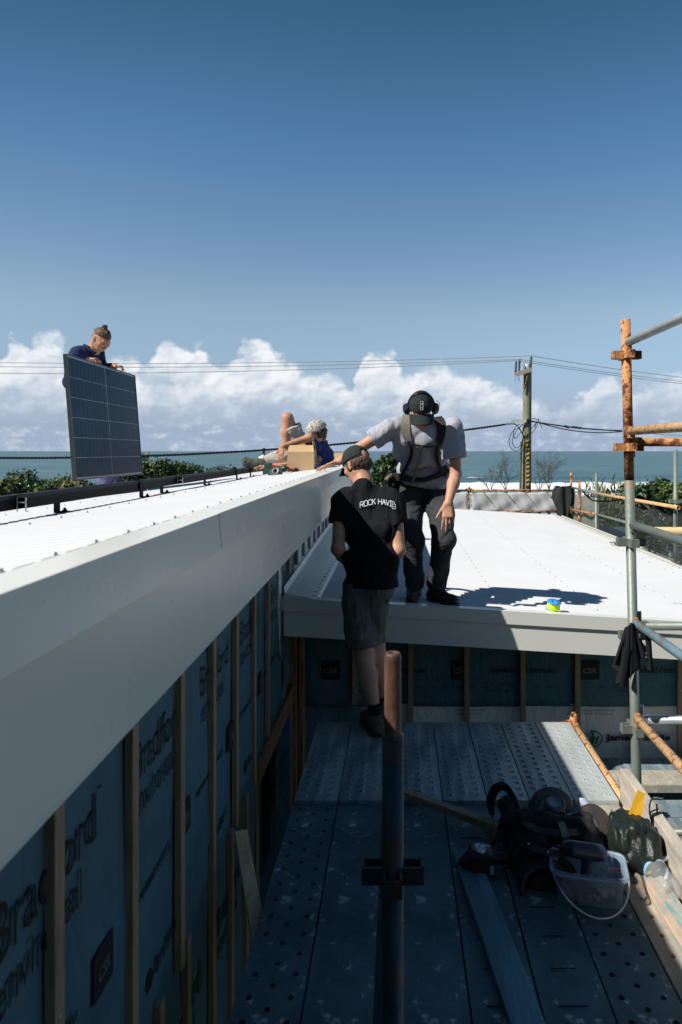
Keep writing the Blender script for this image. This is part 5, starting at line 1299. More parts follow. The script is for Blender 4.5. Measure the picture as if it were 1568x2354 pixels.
    for (a0,b0) in (((-.014,.018),(.014,.018)),((-.014,-.018),(.014,-.018)),((-.014,-.018),(-.014,.018)),((.014,-.018),(.014,.018))): mb.beam(c+Vector((a0[0],0,a0[1])),c+Vector((b0[0],0,b0[1])),.004,.005,(0,1,0))
    mb.build('chest_buckle',M['blackrubber'],root)
    belt=tee+tr
    strap('belt',belt,[V(905,1089),V(925,1093),V(950,1098),V(975,1099),V(1000,1092),V(1022,1080),V(1033,1072)],D_,[.06,.055,.040,.036,.040,.06,.065],M['webbing'],root,off=.014,th=.012)
    for c,s_,a_ in ((P(900,1112,5.28),(.050,.055,.085),'tool_pouch'),(P(1038,1088,5.38),(.040,.05,.06),'tool_pouch')):
        organic(a_,[ball(c,s_,.01),ball(c+Vector((0,-.03,.03)),(.03,.03,.04),.02)],.006,M['webbing'],root,wr=folds(9,.006,40))
    mb=MB()
    for k,(x,y) in enumerate(((893,1094),(900,1090),(890,1105))): a=P(x,y,5.22); mb.tube([a,a+Vector((-.05-.01*k,-.03,-.05-.02*k))],.006,6)
    mb.build('tool_handle',M['batten'],root)
    return root
person_grey()
# =================================================================== PERSON 2: black t-shirt, back turned, on the deck
def person_black():
    P=lambda x,y,D: globals()['P'](x,y,D+.36*max(0,min(1,(1640-y)/500)))
    root=empty('person',P(860,1695,4.12),'man in black t-shirt, olive shorts and black cap seen from behind on the deck','person')
    f=Vector((-.66,.62,-.45)).normalized(); u=Vector((-.30,.22,.92)); hc=P(820,1068,4.42)
    hp,q,A=head_prims(hc,f,u,1.06)
    neck=P(836,1112,4.36); chest=P(846,1190,4.30); hips=P(843,1340,4.22)
    sL=P(785,1150,4.26); sR=P(908,1152,4.20)
    eL=P(777,1262,4.20); wL=P(800,1296,4.40); eR=P(916,1266,4.18); wR=P(872,1275,4.40)
    hL=P(822,1385,4.24); hR=P(862,1385,4.20); kL=P(838,1510,4.20); kR=P(866,1505,4.28); aL=P(861,1640,4.18); aR=P(882,1610,4.36)
    body=hp+[cone(hc-f*.035-u*.03,neck,.055,.060,.03),cone(neck,chest,.06,.075,.04),cone(chest,hips,.08,.085,.04),
      cone(sL,eL,.050,.042,.03),cone(eL,eL.lerp(wL,.4),.045,.042,.02),cone(eL.lerp(wL,.4),wL,.042,.028,.02),
      cone(sR,eR,.050,.043,.03),cone(eR,eR.lerp(wR,.4),.046,.042,.02),cone(eR.lerp(wR,.4),wR,.042,.028,.02),
      cone(hL,kL,.066,.058,.03),cone(kL,kL.lerp(aL,.35),.054,.058,.03),cone(kL.lerp(aL,.35),aL,.060,.036,.03),
      cone(hR,kR,.060,.058,.03),cone(kR,kR.lerp(aR,.35),.054,.058,.03),cone(kR.lerp(aR,.35),aR,.060,.036,.03)]
    body+=hand(wL,(.45,.7,.1),(.6,-.2,-.3),(0,.1,1),curl=(.5,.5,.4),sc=1.0)+hand(wR,(-.5,.8,.05),(-.3,0,-.9),(-.2,-.2,.9),curl=(.5,.5,.4))
    organic('body',body,.0055,M['skinA'],root)
    sd=(eL-sL).normalized(); sr=(eR-sR).normalized(); endL=sL.lerp(eL,.50)+Vector((0,0,.0)); endR=sR.lerp(eR,.50)
    tee=[cone(P(803,1140,4.32),P(890,1142,4.27),.068,.068,.05),cone(P(818,1168,4.29),P(884,1170,4.25),.112,.112,.06,n=(0.1,1,0),f=.85),
         cone(P(825,1225,4.26),P(880,1225,4.22),.110,.112,.06,n=(.1,1,0),f=.9),cone(P(828,1290,4.23),P(876,1290,4.20),.112,.118,.05,n=(.1,1,0),f=.92),
         cone(P(830,1350,4.22),P(870,1350,4.19),.122,.128,.05,n=(.1,1,0),f=.95),cone(P(836,1125,4.26),chest,.070,.12,.04),
         cone(sL,endL+sd*.03,.070,.074,.05,clip=[(endL,(sd+Vector((-.25,0,0))))]),cone(sR,endR+sr*.03,.068,.070,.05,clip=[(endR,(sr+Vector((.2,0,0))))])]
    tw=folds(41,.009,12,(1.6,1,.40),.001)
    organic('t_shirt',tee,.0065,M['blacktee'],root,wr=tw,cut=[(P(845,1347,4.2),(.0,-.0,-1)),])
    # lettering across the shoulders, following the cloth
    def onback(x,y): qq,nn=press(tee,P(x,y,4.2)-Vector((0,.35,0)),(0,1,0),.017,.6); return qq
    word='ROCK HAVIE'
    # strokes of every letter, unit box
    G={'R':[(0,0,0,1),(0,1,.8,1),(.8,1,.9,.75),(.9,.75,.8,.5),(.8,.5,0,.5),(.45,.5,.9,0)],'O':[(.15,0,0,.3),(0,.3,0,.7),(0,.7,.2,1),(.2,1,.75,1),(.75,1,.95,.7),(.95,.7,.95,.3),(.95,.3,.8,0),(.8,0,.15,0)],
       'C':[(.9,.8,.7,1),(.7,1,.2,1),(.2,1,0,.7),(0,.7,0,.3),(0,.3,.2,0),(.2,0,.7,0),(.7,0,.9,.2)],'K':[(0,0,0,1),(0,.4,.8,1),(.3,.6,.85,0)],'H':[(0,0,0,1),(.85,0,.85,1),(0,.5,.85,.5)],
       'A':[(0,0,.45,1),(.45,1,.9,0),(.18,.38,.72,.38)],'V':[(0,1,.42,0),(.42,0,.85,1)],'I':[(0,0,.5,0),(0,1,.5,1),(.25,0,.25,1)],
       'E':[(0,-.35,0,1),(0,1,.5,1),(.5,1,.62,.75),(.62,.75,.5,.5),(0,.5,.8,.5),(.8,.5,.8,-.35),(0,-.35,.8,-.35),(0,.05,.8,.05)]}
    W={'R':.95,'O':1.0,'C':.95,'K':.9,'H':.9,'A':.9,'V':.85,'I':.5,'E':.8,' ':.45}
    tot=sum(W[c]+.13 for c in word); x0,x1=829,910; sc=(x1-x0)/tot; x=x0; mb=MB()
    for ch in word:
        if ch!=' ':
            for (a,b_,c,d) in G[ch]:
                def pt(uu,vv):
                    xx=x+uu*sc*1.0; t=(xx-x0)/(x1-x0); yy=1166-7*math.sin(math.pi*min(1,t*1.05))-t*3-vv*12
                    return onback(xx,yy)
                n_=3; mb.tube([pt(a+(c-a)*i/n_,b_+(d-b_)*i/n_) for i in range(n_+1)],.0028 if ch!='E' else .0017,5)
        x+=(W[ch]+.13)*sc
    mb.build('printed_lettering',M['white'],root)
    sh=[cone(P(828,1350,4.22),P(866,1350,4.19),.112,.116,.05,n=(.1,1,0),f=.95),cone(P(822,1385,4.23),P(830,1475,4.20),.104,.100,.04),cone(P(860,1385,4.22),P(858,1470,4.26),.092,.080,.03)]
    organic('shorts',sh,.0065,M['olive'],root,wr=folds(52,.009,18,(1.2,1,.6),.001),cut=[(P(845,1484,4.2),(.05,0,-1)),(P(845,1338,4.2),(0,0,1))])
    def shoe(a,d,zb,lab=None):
        a=Vector(a);d=Vector(d).normalized(); h=a-d*.055; t=a+d*.15
        pr=[cone(a+Vector((0,0,.0)),Vector((a.x,a.y,zb+.06)),.050,.050,.03),cone(Vector((h.x,h.y,zb+.045)),Vector((a.x,a.y,zb+.05))+d*.05,.042,.046,.03),cone(Vector((a.x,a.y,zb+.045))+d*.05,Vector((t.x,t.y,zb+.04)),.044,.042,.03)]
        o=organic('boot',pr,.005,M['bootbrown'],root,wr=folds(13,.003,40),cut=[((0,0,zb+.012),(0,0,-1)),((a.x,a.y,a.z+.0),(0,0,1))])
        organic('boot_sole',[cone(Vector((h.x,h.y,zb+.01)),Vector((t.x,t.y,zb+.01)),.046,.046,.01)],.005,M['blackrubber'],o,cut=[((0,0,zb+.020),(0,0,1)),((0,0,zb+.001),(0,0,-1))])
        organic('sock',[cone(a+Vector((0,0,.055)),a-Vector((0,0,.02)),.040,.043,.01)],.005,M['blackcloth'],root,cut=[(a+Vector((0,0,.06)),(0,0,1))])
    shoe(aL,(-.35,.9,0),ZD); shoe(aR,(.0,1,0),ZD)
    cp=cap('cap',hc+u*.030,f,u,M['capcloth'],root,sc=1.10,brim=.085,droop=.35,gap=True)
    r=f.cross(u)
    mb=MB(); # strap across the back opening
    pts=[hc+u*.012-f*(.096*math.cos(a))+r*(.083*math.sin(a)) for a in np.linspace(-.9,.9,14)]; mb.ribbon(pts,[(p-hc) for p in pts],.016,.003); mb.build('cap_strap',M['capcloth'],cp)
    pr=[ball(hc-f*.012+u*.004,(.084,.100,.091),.02,(r,f,u),clip=[(hc+f*.030,f+u*.0)]),cone(hc-f*.070-u*.03+r*.02,hc-f*.060-u*.055,.040,.030,.03),cone(hc-f*.05+r*.06-u*.01,hc-f*.03+r*.055-u*.05,.022,.016,.02),cone(hc-f*.05-r*.06-u*.01,hc-f*.03-r*.055-u*.045,.022,.016,.02)]
    organic('hair',pr,.0035,M['hair'],root,wr=folds(6,.0022,120,(1.3,1.3,.22),.0008),cut=[(hc+u*.075,u),(hc-u*.075,-u)])
    mb=MB(); mb.obox(wL+Vector((.02,.03,-.02)),(.03,0,0),(0,.02,0),(0,0,.02)); tt=mb.build('glove_tool',M['blackrubber'],root,bevel=.006)
    return root
person_black()
# =================================================================== PERSON 3: holding the panel
def person_panel():
    Z0=zhi(-3.3,7.0)+.02
    root=empty('person',(-3.25,7.0,Z0),'man in navy work shirt with a hair bun, holding up the solar panel','person')
    hc=P(234,779,6.95); f=Vector((.64,-.42,-.66)).normalized(); u=Vector((.46,-.30,.80))
    hp,q,A=head_prims(hc,f,u,1.02); r=f.cross(u)
    neck=P(212,808,7.0); chest=P(196,845,7.05); hips=Vector((-3.16,7.42,Z0+.92))
    sN=P(180,815,6.85); sF=P(222,818,7.2); eN=P(162,880,6.85); wN=P(204,826,6.86); eF=P(235,875,7.45); wF=P(262,841,7.22)
    hd1=hand(wN,(.85,-.1,.0),(.1,-.0,-1),(.2,.9,.1),curl=(.7,1.0,.5),sc=.92); hd2=hand(wF,(.85,-.1,-.10),(.1,0,-1),(.1,-.9,.2),curl=(.8,1.0,.5),sc=.92)
    body=hp+[cone(hc-f*.035-u*.03,neck,.058,.062,.03),cone(neck,chest,.06,.08,.04),cone(chest,hips,.08,.085,.04),cone(sN,eN,.05,.042,.03),cone(eN,wN,.042,.03,.02),cone(sF,eF,.05,.042,.03),cone(eF,wF,.042,.03,.02)]+hd1+hd2
    for sx in (-.10,.10): body+=[cone(hips+Vector((0,sx,0)),Vector((-3.13,7.45+sx*1.3,Z0+.48)),.085,.06,.03),cone(Vector((-3.13,7.45+sx*1.3,Z0+.48)),Vector((-3.14,7.45+sx*1.3,Z0+.1)),.058,.04,.03)]
    organic('body',body,.0055,M['skinB'],root)
    tee=[cone(neck+Vector((-.01,.0,-.06)),chest,.075,.12,.05),cone(sN,sF,.075,.075,.05),cone(chest,hips+Vector((0,0,.05)),.130,.125,.06),cone(sN,eN,.075,.066,.04),cone(eN,eN.lerp(wN,.78),.064,.050,.03,clip=[(eN.lerp(wN,.78),(wN-eN))]),cone(sF,eF,.075,.066,.04),cone(eF,eF.lerp(wF,.78),.064,.050,.03)]
    organic('work_shirt',tee,.006,M['navy'],root,wr=folds(61,.009,20,(1,1,.8),.001),cut=[(hips-Vector((0,0,.08)),(0,0,-1))])
    mb=MB(); cpts=[neck+Vector((.078*math.cos(a)-.012,.078*math.sin(a),.020-.028*math.cos(a))) for a in np.linspace(.5,2*math.pi-.5,20)]
    mb.ribbon(cpts,[Vector((math.cos(a),math.sin(a),.35)) for a in np.linspace(.5,2*math.pi-.5,20)],.062,.006); mb.build('collar',M['navy'],root,bevel=.002)
    tr=[]
    for sx in (-.10,.10): tr+=[cone(hips+Vector((0,sx,0)),Vector((-3.13,7.45+sx*1.3,Z0+.48)),.115,.09,.04),cone(Vector((-3.13,7.45+sx*1.3,Z0+.48)),Vector((-3.14,7.45+sx*1.3,Z0+.1)),.088,.078,.04)]
    organic('trousers',tr,.008,mat('faded_violet_blue_work_trousers',(.10,.10,.21),.85,var=.1,scale=20,bump=.2,bscale=200),root,wr=folds(63,.008,20))
    for sx in (-.10,.10):
        a=Vector((-3.14,7.45+sx*1.3,Z0)); pr=[cone(a+Vector((-.04,0,.05)),a+Vector((.16,-.02,.045)),.05,.045,.03),cone(a+Vector((0,0,.05)),a+Vector((0,0,.14)),.05,.05,.03)]
        organic('boot',pr,.006,M['bootbrown'],root,cut=[(a+Vector((0,0,.0)),(0,0,-1))])
    # hair: tied up on top, shaved sides
    hr_=[ball(hc-f*.010+u*.040,(.071,.097,.074),.02,(r,f,u),clip=[(hc+u*.032-f*.01,-u-f*.15)])]
    organic('hair',hr_,.0035,mat('sunbleached_brown_hair',(.095,.048,.022),.5,var=.4,scale=60,stretch=(1,1,.25),bump=.8,bscale=150),root,wr=folds(71,.003,95,(1.3,1,.3),.001))
    sd=[ball(hc-f*.020+u*.004,(.0758,.0945,.082),.02,(r,f,u),clip=[(hc+f*.028,f),(hc+u*.05,u),(hc-u*.055,-u)])]
    organic('shaved_hair',sd,.004,mat('shaved_hair_stubble',(.24,.15,.095),.8,var=.1),root)
    bun=hc+u*.118-f*.020
    hb=organic('hair_bun',[ball(bun,(.026,.026,.030),.01),ball(bun+Vector((.010,0,.012)),(.016,.018,.018),.006),cone(bun-u*.035,bun,.016,.018,.01)],.003,M['hairdark'],root,wr=folds(72,.005,90))
    mb=MB(); rr_=random.Random(3)
    for k in range(22):
        a=hc-f*.07+u*rr_.uniform(-.03,.05)+r*rr_.uniform(-.04,.04); pts=[a]
        for j in range(4): pts.append(pts[-1]+(-f*.018+u*rr_.uniform(-.012,.008)+r*rr_.uniform(-.01,.01)))
        mb.tube(pts,.0011,4)
    mb.build('loose_hair',M['hairdark'],root)
    mb=MB()
    for sg in (1,-1):
        mb.tube([q(.094,.020,.016*sg),q(.095,.025,.028*sg),q(.086,.022,.044*sg)],[.0030,.0034,.002],6)
    mb.tube([q(.098,-.050,.022),q(.103,-.046,0),q(.098,-.050,-.022)],[.002,.0045,.002],6); mb.build('eyebrow_and_moustache',M['hairdark'],root)
    for sg in (1,-1):
        mb=MB(); mb.tube([q(.0895,-.004,.018*sg),q(.0905,-.006,.029*sg),q(.0865,-.004,.040*sg)],[.0015,.0020,.0012],6); mb.build('eyelash',M['hairdark'],root)
    return root
person_panel()
# =================================================================== PERSON 4: lying on the roof
def person_lying():
    D=8.15
    root=empty('person',(-1.25,D,zhi(-1.25,D)),'person in navy shirt and camouflage cap lying on the high roof behind the carton','person')
    hc=P(728,991,8.15); f=Vector((-.80,-.15,-.50)).normalized(); u=Vector((-.42,-.35,.84))
    f=Vector((-.86,-.30,-.40)).normalized(); u=Vector((-.30,-.25,.92))
    hp,q,A=head_prims(hc,f,u,1.05); r=f.cross(u)
    neck=P(738,1018,8.25); chest=P(738,1048,8.35); mid=P(715,1060,8.55); hips=P(690,1050,8.75)
    kU=P(661,962,8.60); aU=P(655,1045,8.55); kD=P(630,1064,8.3); aD=P(596,1066,8.25)
    s1=P(716,1026,8.05); e1=P(680,1010,7.95); e1=P(712,1006,7.95); w1=P(650,1026,7.85)
    e2=P(690,1070,7.95); w2=P(618,1072,7.9)
    body=hp+[cone(hc-f*.03-u*.03,neck,.058,.062,.03),cone(neck,chest,.06,.09,.04),cone(chest,mid,.09,.09,.05),cone(mid,hips,.09,.09,.05),
       cone(hips,kU,.095,.075,.04),cone(kU,kU.lerp(aU,.4),.068,.066,.03),cone(kU.lerp(aU,.4),aU,.064,.045,.03),
       cone(hips,kD,.09,.06,.04),cone(kD,aD,.055,.04,.03),
       cone(s1,e1,.055,.045,.03),cone(e1,w1,.045,.030,.03),cone(P(730,1056,8.1),e2,.05,.042,.03),cone(e2,w2,.042,.030,.03)]
    body+=hand(w1,(-.18,-.15,-.97),(.3,.5,.1),(-.8,-.3,.2),curl=(.25,.3,.3),sc=1.05)+hand(w2,(-.95,-.1,.0),(0,0,-1),(0,-1,.1),curl=(.3,.5,.4),sc=1.1)
    organic('body',body,.0065,M['skinB'],root)
    tee=[cone(neck+Vector((.0,0,-.03)),chest,.09,.15,.05),cone(chest,mid,.15,.145,.05),cone(s1+Vector((.05,0,0)),s1.lerp(e1,.6),.075,.06,.04)]
    organic('t_shirt',tee,.0075,mat('royal_navy_cotton',(.018,.035,.15),.85,var=.1,scale=20),root,wr=folds(81,.010,18))
    th=(kU-hips); sh=[cone(hips,hips+th*.80,.150,.130,.04,clip=[(hips+th*.80,th)]),cone(mid,hips,.14,.14,.04),cone(hips,hips.lerp(kD,.8),.12,.10,.04,clip=[(hips.lerp(kD,.8),(kD-hips))]),ball(P(640,1054,8.2),(.17,.10,.085),.04)]
    organic('shorts',sh,.0075,mat('beige_short_cloth',(.42,.39,.34),.85,var=.06,scale=20,bump=.2,bscale=200),root,wr=folds(83,.008,18))
    cm=mat('camouflage_cap',(.55,.52,.46),.85,var=.1,scale=60,col2=(.17,.15,.14),lo=.50,hi=.54,c2scale=48,bump=.2,bscale=300)
    cap('cap',hc+u*.020,f,u,cm,root,sc=1.28,brim=.13,brim_w=.09,droop=.25,crown=.090)
    pr=[ball(hc-f*.02-u*.02,(.086,.10,.085),.02,(r,f,u),clip=[(hc+f*.02,f)]),cone(hc-f*.06-u*.03,hc-f*.03-u*.13,.05,.025,.03)]
    organic('hair',pr,.005,M['hairdark'],root,wr=folds(85,.010,40))
    a=aD; pr=[cone(a+Vector((.0,0,0)),a+Vector((-.15,0,.015)),.052,.05,.03),cone(a,a+Vector((.04,0,0)),.06,.06,.03),cone(a+Vector((-.15,0,0)),a+Vector((-.17,0,.05)),.045,.03,.03)]
    organic('boot',pr,.006,mat('olive_grey_shoe',(.06,.07,.05),.8,var=.3,scale=30),root,wr=folds(86,.005,50))
    pr=[cone(aU+Vector((.04,0,-.03)),aU+Vector((-.12,0,-.05)),.05,.045,.03)]
    organic('boot',pr,.006,mat('dark_shoe',(.03,.03,.03),.8),root)
    mb=MB(); v=(w1-e1).normalized()   # tattoo marks round the forearm
    return root
person_lying()
# =================================================================== SOLAR PANEL
def solar():
    B0=Vector((-2.87,6.08,0)); B1=Vector((-2.92,7.78,0)); zb=-.262
    A_=Vector((-2.955,6.10,zb+1.13)); # leaning top
    ux=(B1-B0).normalized(); base=Vector((B0.x,B0.y,zb)); up=(Vector((-2.958,6.085,zb+1.13))-base); H=up.length; up.normalize(); n=ux.cross(up)   # faces +x
    if n.x<0: n=-n
    Wd=1.72; root=empty('solar_panel',base,'dark solar panel held on its edge by the man in navy on the high roof','solar panel')
    def q(a,b,c): return base+ux*a+up*b+n*c
    def ob(mb,a0,a1,b0,b1,c0,c1,mi=0): mb.hexa([q(a0,b0,c0),q(a1,b0,c0),q(a1,b1,c0),q(a0,b1,c0),q(a0,b0,c1),q(a1,b0,c1),q(a1,b1,c1),q(a0,b1,c1)],mi)
    mb=MB(); t=.012
    ob(mb,0,Wd,0,t,-.030,.005);ob(mb,0,Wd,H-t,H,-.030,.005);ob(mb,0,t,t,H-t,-.030,.005);ob(mb,Wd-t,Wd,t,H-t,-.030,.005)
    mb.build('panel_frame',mat('dark_bronze_frame',(.06,.075,.07),.35,metal=.6),root)
    mb=MB(); ob(mb,t+.0005,Wd-t-.0005,t+.0005,H-t-.0005,-.008,-.002); mb.build('backsheet',mat('panel_backsheet',(.42,.50,.52),.4),root)
    cm=mat('silicon_cells',(.0015,.034,.066),.25,var=.25,scale=3,spec=.07)
    nt=cm.node_tree;N=nt.nodes;L=nt.links
    mb=MB(); g=.0024; rows=6; ch=(H-2*t-.02)/rows; half=(Wd-2*t-.034)/2; cw=half/10
    for i in range(rows):
        for s_ in (0,1):
            for j in range(10):
                a0=t+.010+s_*(half+.014)+j*cw; b0=t+.010+i*ch
                gg=.0015
                ob(mb,a0+gg,a0+cw-gg,b0+g,b0+ch-g,-.0019,.0005)
    mb.build('solar_cells',cm,root)
    mb=MB(); bl=MB()
    return root
solar()
# =================================================================== CARTONS
M['card']=mat('brown_cardboard',(.52,.36,.20),.8,var=.05,scale=4,bump=.08,bscale=60)
M['cardin']=mat('cardboard_inside',(.44,.30,.17),.85,var=.05,scale=4)
def carton(X0,X1,D0,D1,zb,h,lab,rot=0.,flaps=True):
    root=empty('carton',((X0+X1)/2,(D0+D1)/2,zb),lab,'cardboard box','cartons on the high roof'); cx=(X0+X1)/2;cy=(D0+D1)/2
    def T(x,y,z): dx,dy=x-cx,y-cy; return Vector((cx+dx*math.cos(rot)-dy*math.sin(rot),cy+dx*math.sin(rot)+dy*math.cos(rot),z))
    w=.004; mb=MB()
    def wall(a,b,c,d,z0,z1): mb.hexa([T(a,b,z0),T(c,b,z0),T(c,d,z0),T(a,d,z0),T(a,b,z1),T(c,b,z1),T(c,d,z1),T(a,d,z1)])
    wall(X0,D0,X1,D0+w,zb,zb+h);wall(X0,D1-w,X1,D1,zb,zb+h);wall(X0,D0+w,X0+w,D1-w,zb,zb+h);wall(X1-w,D0+w,X1,D1-w,zb,zb+h);wall(X0,D0,X1,D1,zb,zb+w)
    mb.build('carton_body',M['card'],root)
    if flaps:
        z1=zb+h+.001
        def flap(a,b,c,d):   # hinge a-b, free edge c-d
            f=MB(); f.add([a,b,c,d],[(0,1,2,3)]); o=f.build('carton_flap',M['card'],root); s=o.modifiers.new('s','SOLIDIFY'); s.thickness=.004
        flap(T(X0,D0,z1),T(X1,D0,z1),T(X1+.015,D0+.12,z1+.075),T(X0+.01,D0+.12,z1+.075))
        flap(T(X0,D1,z1),T(X1,D1,z1),T(X1,D1+.02,z1+.13),T(X0,D1+.02,z1+.13))
        flap(T(X0,D0,z1),T(X0,D1,z1),T(X0-.085,D1-.02,z1+.055),T(X0-.085,D0+.02,z1+.055))
        flap(T(X1,D0,z1),T(X1,D1,z1),T(X1-.02,D1-.04,z1+.12),T(X1-.02,D0+.03,z1+.12))
    mb=MB()
    for (a,b,h_) in ((.35,.50,.02),(.60,.72,.015)):
        p=T(X1+.0012,D0+(D1-D0)*a,zb+h*h_*3); 
    y0=D0+(D1-D0)*.45
    for k in range(2):
        zc=zb+h*(.72-.5*k)
        pts=[T(X1+.001,y0+.03*math.cos(t),zc+.022*math.sin(t)) for t in np.linspace(.6,5.6,10)]; mb.tube(pts,.0022,4)
    mb.build('printed_mark',M['ink'],root); return root
zc=zhi(-.95,7.7)
carton(-1.243,-.945,7.62,7.98,zhi(-1.1,7.7)-.004,.215,'open cardboard carton standing on the high roof in front of the lying person',rot=.04)
xx=P(775,1,11.3).x; carton(xx-.15,xx+.145,11.25,11.55,zhi(xx,11.3)+.01,.165,'closed cardboard carton further along the high roof, half hidden by the black cap',rot=-.12,flaps=False)
# =================================================================== TOOLS ON THE HIGH ROOF
M['toolgreen']=mat('dark_green_tool_body',(.02,.065,.055),.45,var=.2,scale=30); M['toolred']=mat('red_tool_body',(.55,.035,.03),.4,var=.1,scale=20)
def roofpt(x,D,dz=0): p=P(x,1050,D); return Vector((p.x,D,zhi(p.x,D)+dz))
def driver(c,d,up,mbody,lab,name='impact_driver',cat='cordless tool',sc=1.,group=None):
    c=Vector(c);d=Vector(d).normalized();up=Vector(up);up=(up-d*up.dot(d)).normalized();s=d.cross(up); root=empty(name,c,lab,cat,group)
    organic('tool_body',[cone(c-d*.065*sc,c+d*.045*sc,.030*sc,.030*sc,.01),cone(c-d*.015*sc,c-d*.03*sc-up*.12*sc,.018*sc,.020*sc,.015)],.004,mbody,root)
    mb=MB(); mb.lathe(c+d*.045*sc,d,[(.028*sc,0),(.024*sc,.03*sc),(.012*sc,.04*sc),(.008*sc,.05*sc),(.004*sc,.052*sc),(.004*sc,.075*sc),(0,.075*sc)],16); mb.build('chuck',M['blackrubber'],root)
    mb=MB(); b=c-d*.035*sc-up*.145*sc; mb.obox(b,d*.055*sc,s*.036*sc,up*.026*sc); mb.build('battery',M['blackrubber'],root,bevel=.006)
    return root
driver(roofpt(623,7.3,.055),(-.5,-.8,.05),(.5,.2,.5),M['toolgreen'],'dark green cordless grinder lying at the end of the front rail',sc=1.0)
driver(roofpt(645,7.1,.05),(.75,-.6,.05),(-.6,.3,.3),M['toolgreen'],'dark green drill with black nose beside the carton',sc=1.1)
driver(roofpt(632,7.5,.07),(-.8,-.3,.1),(.2,.2,1),M['toolred'],'red and black driver lying behind the green tools',sc=.9)
driver(roofpt(658,7.55,.045),(.4,-.9,0),(-.9,0,.2),M['toolred'],'small red drill touching the left side of the carton',sc=.8)
c=roofpt(617,7.25,.005); mb=MB(); mb.obox(c+Vector((0,0,.065)),(.038,0,0),(0,.05,0),(0,0,.06)); tag(mb.build('battery_pack',M['toolgreen'],bevel=.01),'dark green battery pack standing by the last rail clamp','battery pack')
c=roofpt(633,7.0,.03); mb=MB(); mb.lathe(c,(-.2,-.9,.5),[(.0,0),(.055,0),(.058,.012),(.045,.022),(.04,.015),(.02,.02),(0,.03)],24); tag(mb.build('grinding_guard',M['blackrubber']),'round black disc guard in front of the green tools','tool part')
# insulator hanging by the cable
ic=P(607,1040,18.6); root=empty('cable_clamp',ic-Vector((0,0,.5)),'white topped clamp hanging from the black service cable behind the tools','clamp')
mb=MB(); mb.tube([P(607,1030,18.6),P(606,1049,18.6)],.030,8); mb.box(tuple(P(603,1037,18.6)-Vector((0,.02,0))),tuple(P(611,1031,18.6)+Vector((0,.02,0)))); mb.build('clamp_arm',M['blackrubber'],root)
organic('clamp_cover',[ball(P(603,1054,18.6),(.11,.08,.080),.04),cone(P(606,1048,18.6),P(605,1055,18.6),.04,.07,.04)],.012,mat('white_clamp',(.70,.66,.58),.5),root)
# =================================================================== STRING LINE REEL ON LOW ROOF
c=Vector((P(1274,1408,4.96).x,5.00,zlo(.93)+.006)); ax=Vector((.10,-.22,.95)).normalized(); R=.052
root=empty('string_reel',c,'blue spool of fluorescent yellow builder line on the edge of the low roof','string reel')
mb=MB(); mb.lathe(c,ax,[(.018,0),(R,0),(R,.004),(.018,.004)],32); mb.lathe(c+ax*.058,ax,[(.018,0),(R,0),(R,.004),(.018,.004)],32); mb.lathe(c,ax,[(.018,.0),(.018,.062),(.0165,.062),(.0165,0)],24)
mb.build('spool',mat('blue_plastic',(.05,.28,.70),.4,var=.05),root)
mb=MB(); mb.lathe(c,ax,[(.045,.004),(.047,.02),(.046,.04),(.044,.058)],40)
mb.build('line_winding',mat('fluoro_yellow_line',(.72,.95,.03),.6,var=.12,scale=60,bump=.6,bscale=300),root)
u_=ax.orthogonal().normalized(); v_=ax.cross(u_)
mb=MB(); mb.tube([c+ax*.01+v_*0+Vector((.0,-.047,0)),c+Vector((.03,-.085,.01)),c+Vector((.035,-.10,.012)),c+Vector((.02,-.11,.011))],.0018,5); mb.build('line_end',mat('fluoro_yellow_end',(.75,.95,.08),.6),root)
mb=MB(); mb.obox(c+ax*.0625+Vector((.022,.022,-.003)),Vector((.014,-.004,0)),Vector((.003,.008,.002)),ax*.0004); mb.build('spool_sticker',M['white'],root)
# =================================================================== BLACK SHIRT HANGING ON THE POST
def garment():
    c=Vector((px(-.93)-.01,3.37,-.86))
    root_pts=[]
    mb=MB()
    def g(u,v):
        a=(u-.5)*2
        z=c.z+.02-v*(.25+.04*math.sin(u*5.2)-.07*abs(a))-.06*a*a*(1-v)
        x=c.x-.035+a*(.030+.065*v**1.1)+(.005*math.sin(u*31)+.007*math.sin(u*17+2))*(.3+v)
        y=c.y-.032-.014*math.cos(u*22)*(.4+v)-.008*math.sin(u*41)*v+.02*abs(a)
        return (x,y,z)
    mb.grid(g,70,30); o=mb.build('hanging_shirt',M['blackcloth']); s=o.modifiers.new('s','SOLIDIFY'); s.thickness=.004
    tag(o,'black shirt draped over a wedge of the right scaffold post','shirt')
    # sleeve
    mb=MB(); mb.grid(lambda u,v:(c.x-.055-.03*v+.025*math.cos(u*6.283)*(1+.3*math.sin(u*20)),c.y-.03+.02*math.sin(u*6.283),c.z-.10-.18*v+.01*math.sin(u*13)),24,14)
    mb.grid(lambda u,v:(c.x+.045+.012*v+.014*math.cos(u*6.283),c.y-.03+.014*math.sin(u*6.283)*(1+.3*math.sin(u*20)),c.z-.04-.17*v),24,14)
    mb.build('sleeve',M['blackcloth'],o)
garment()
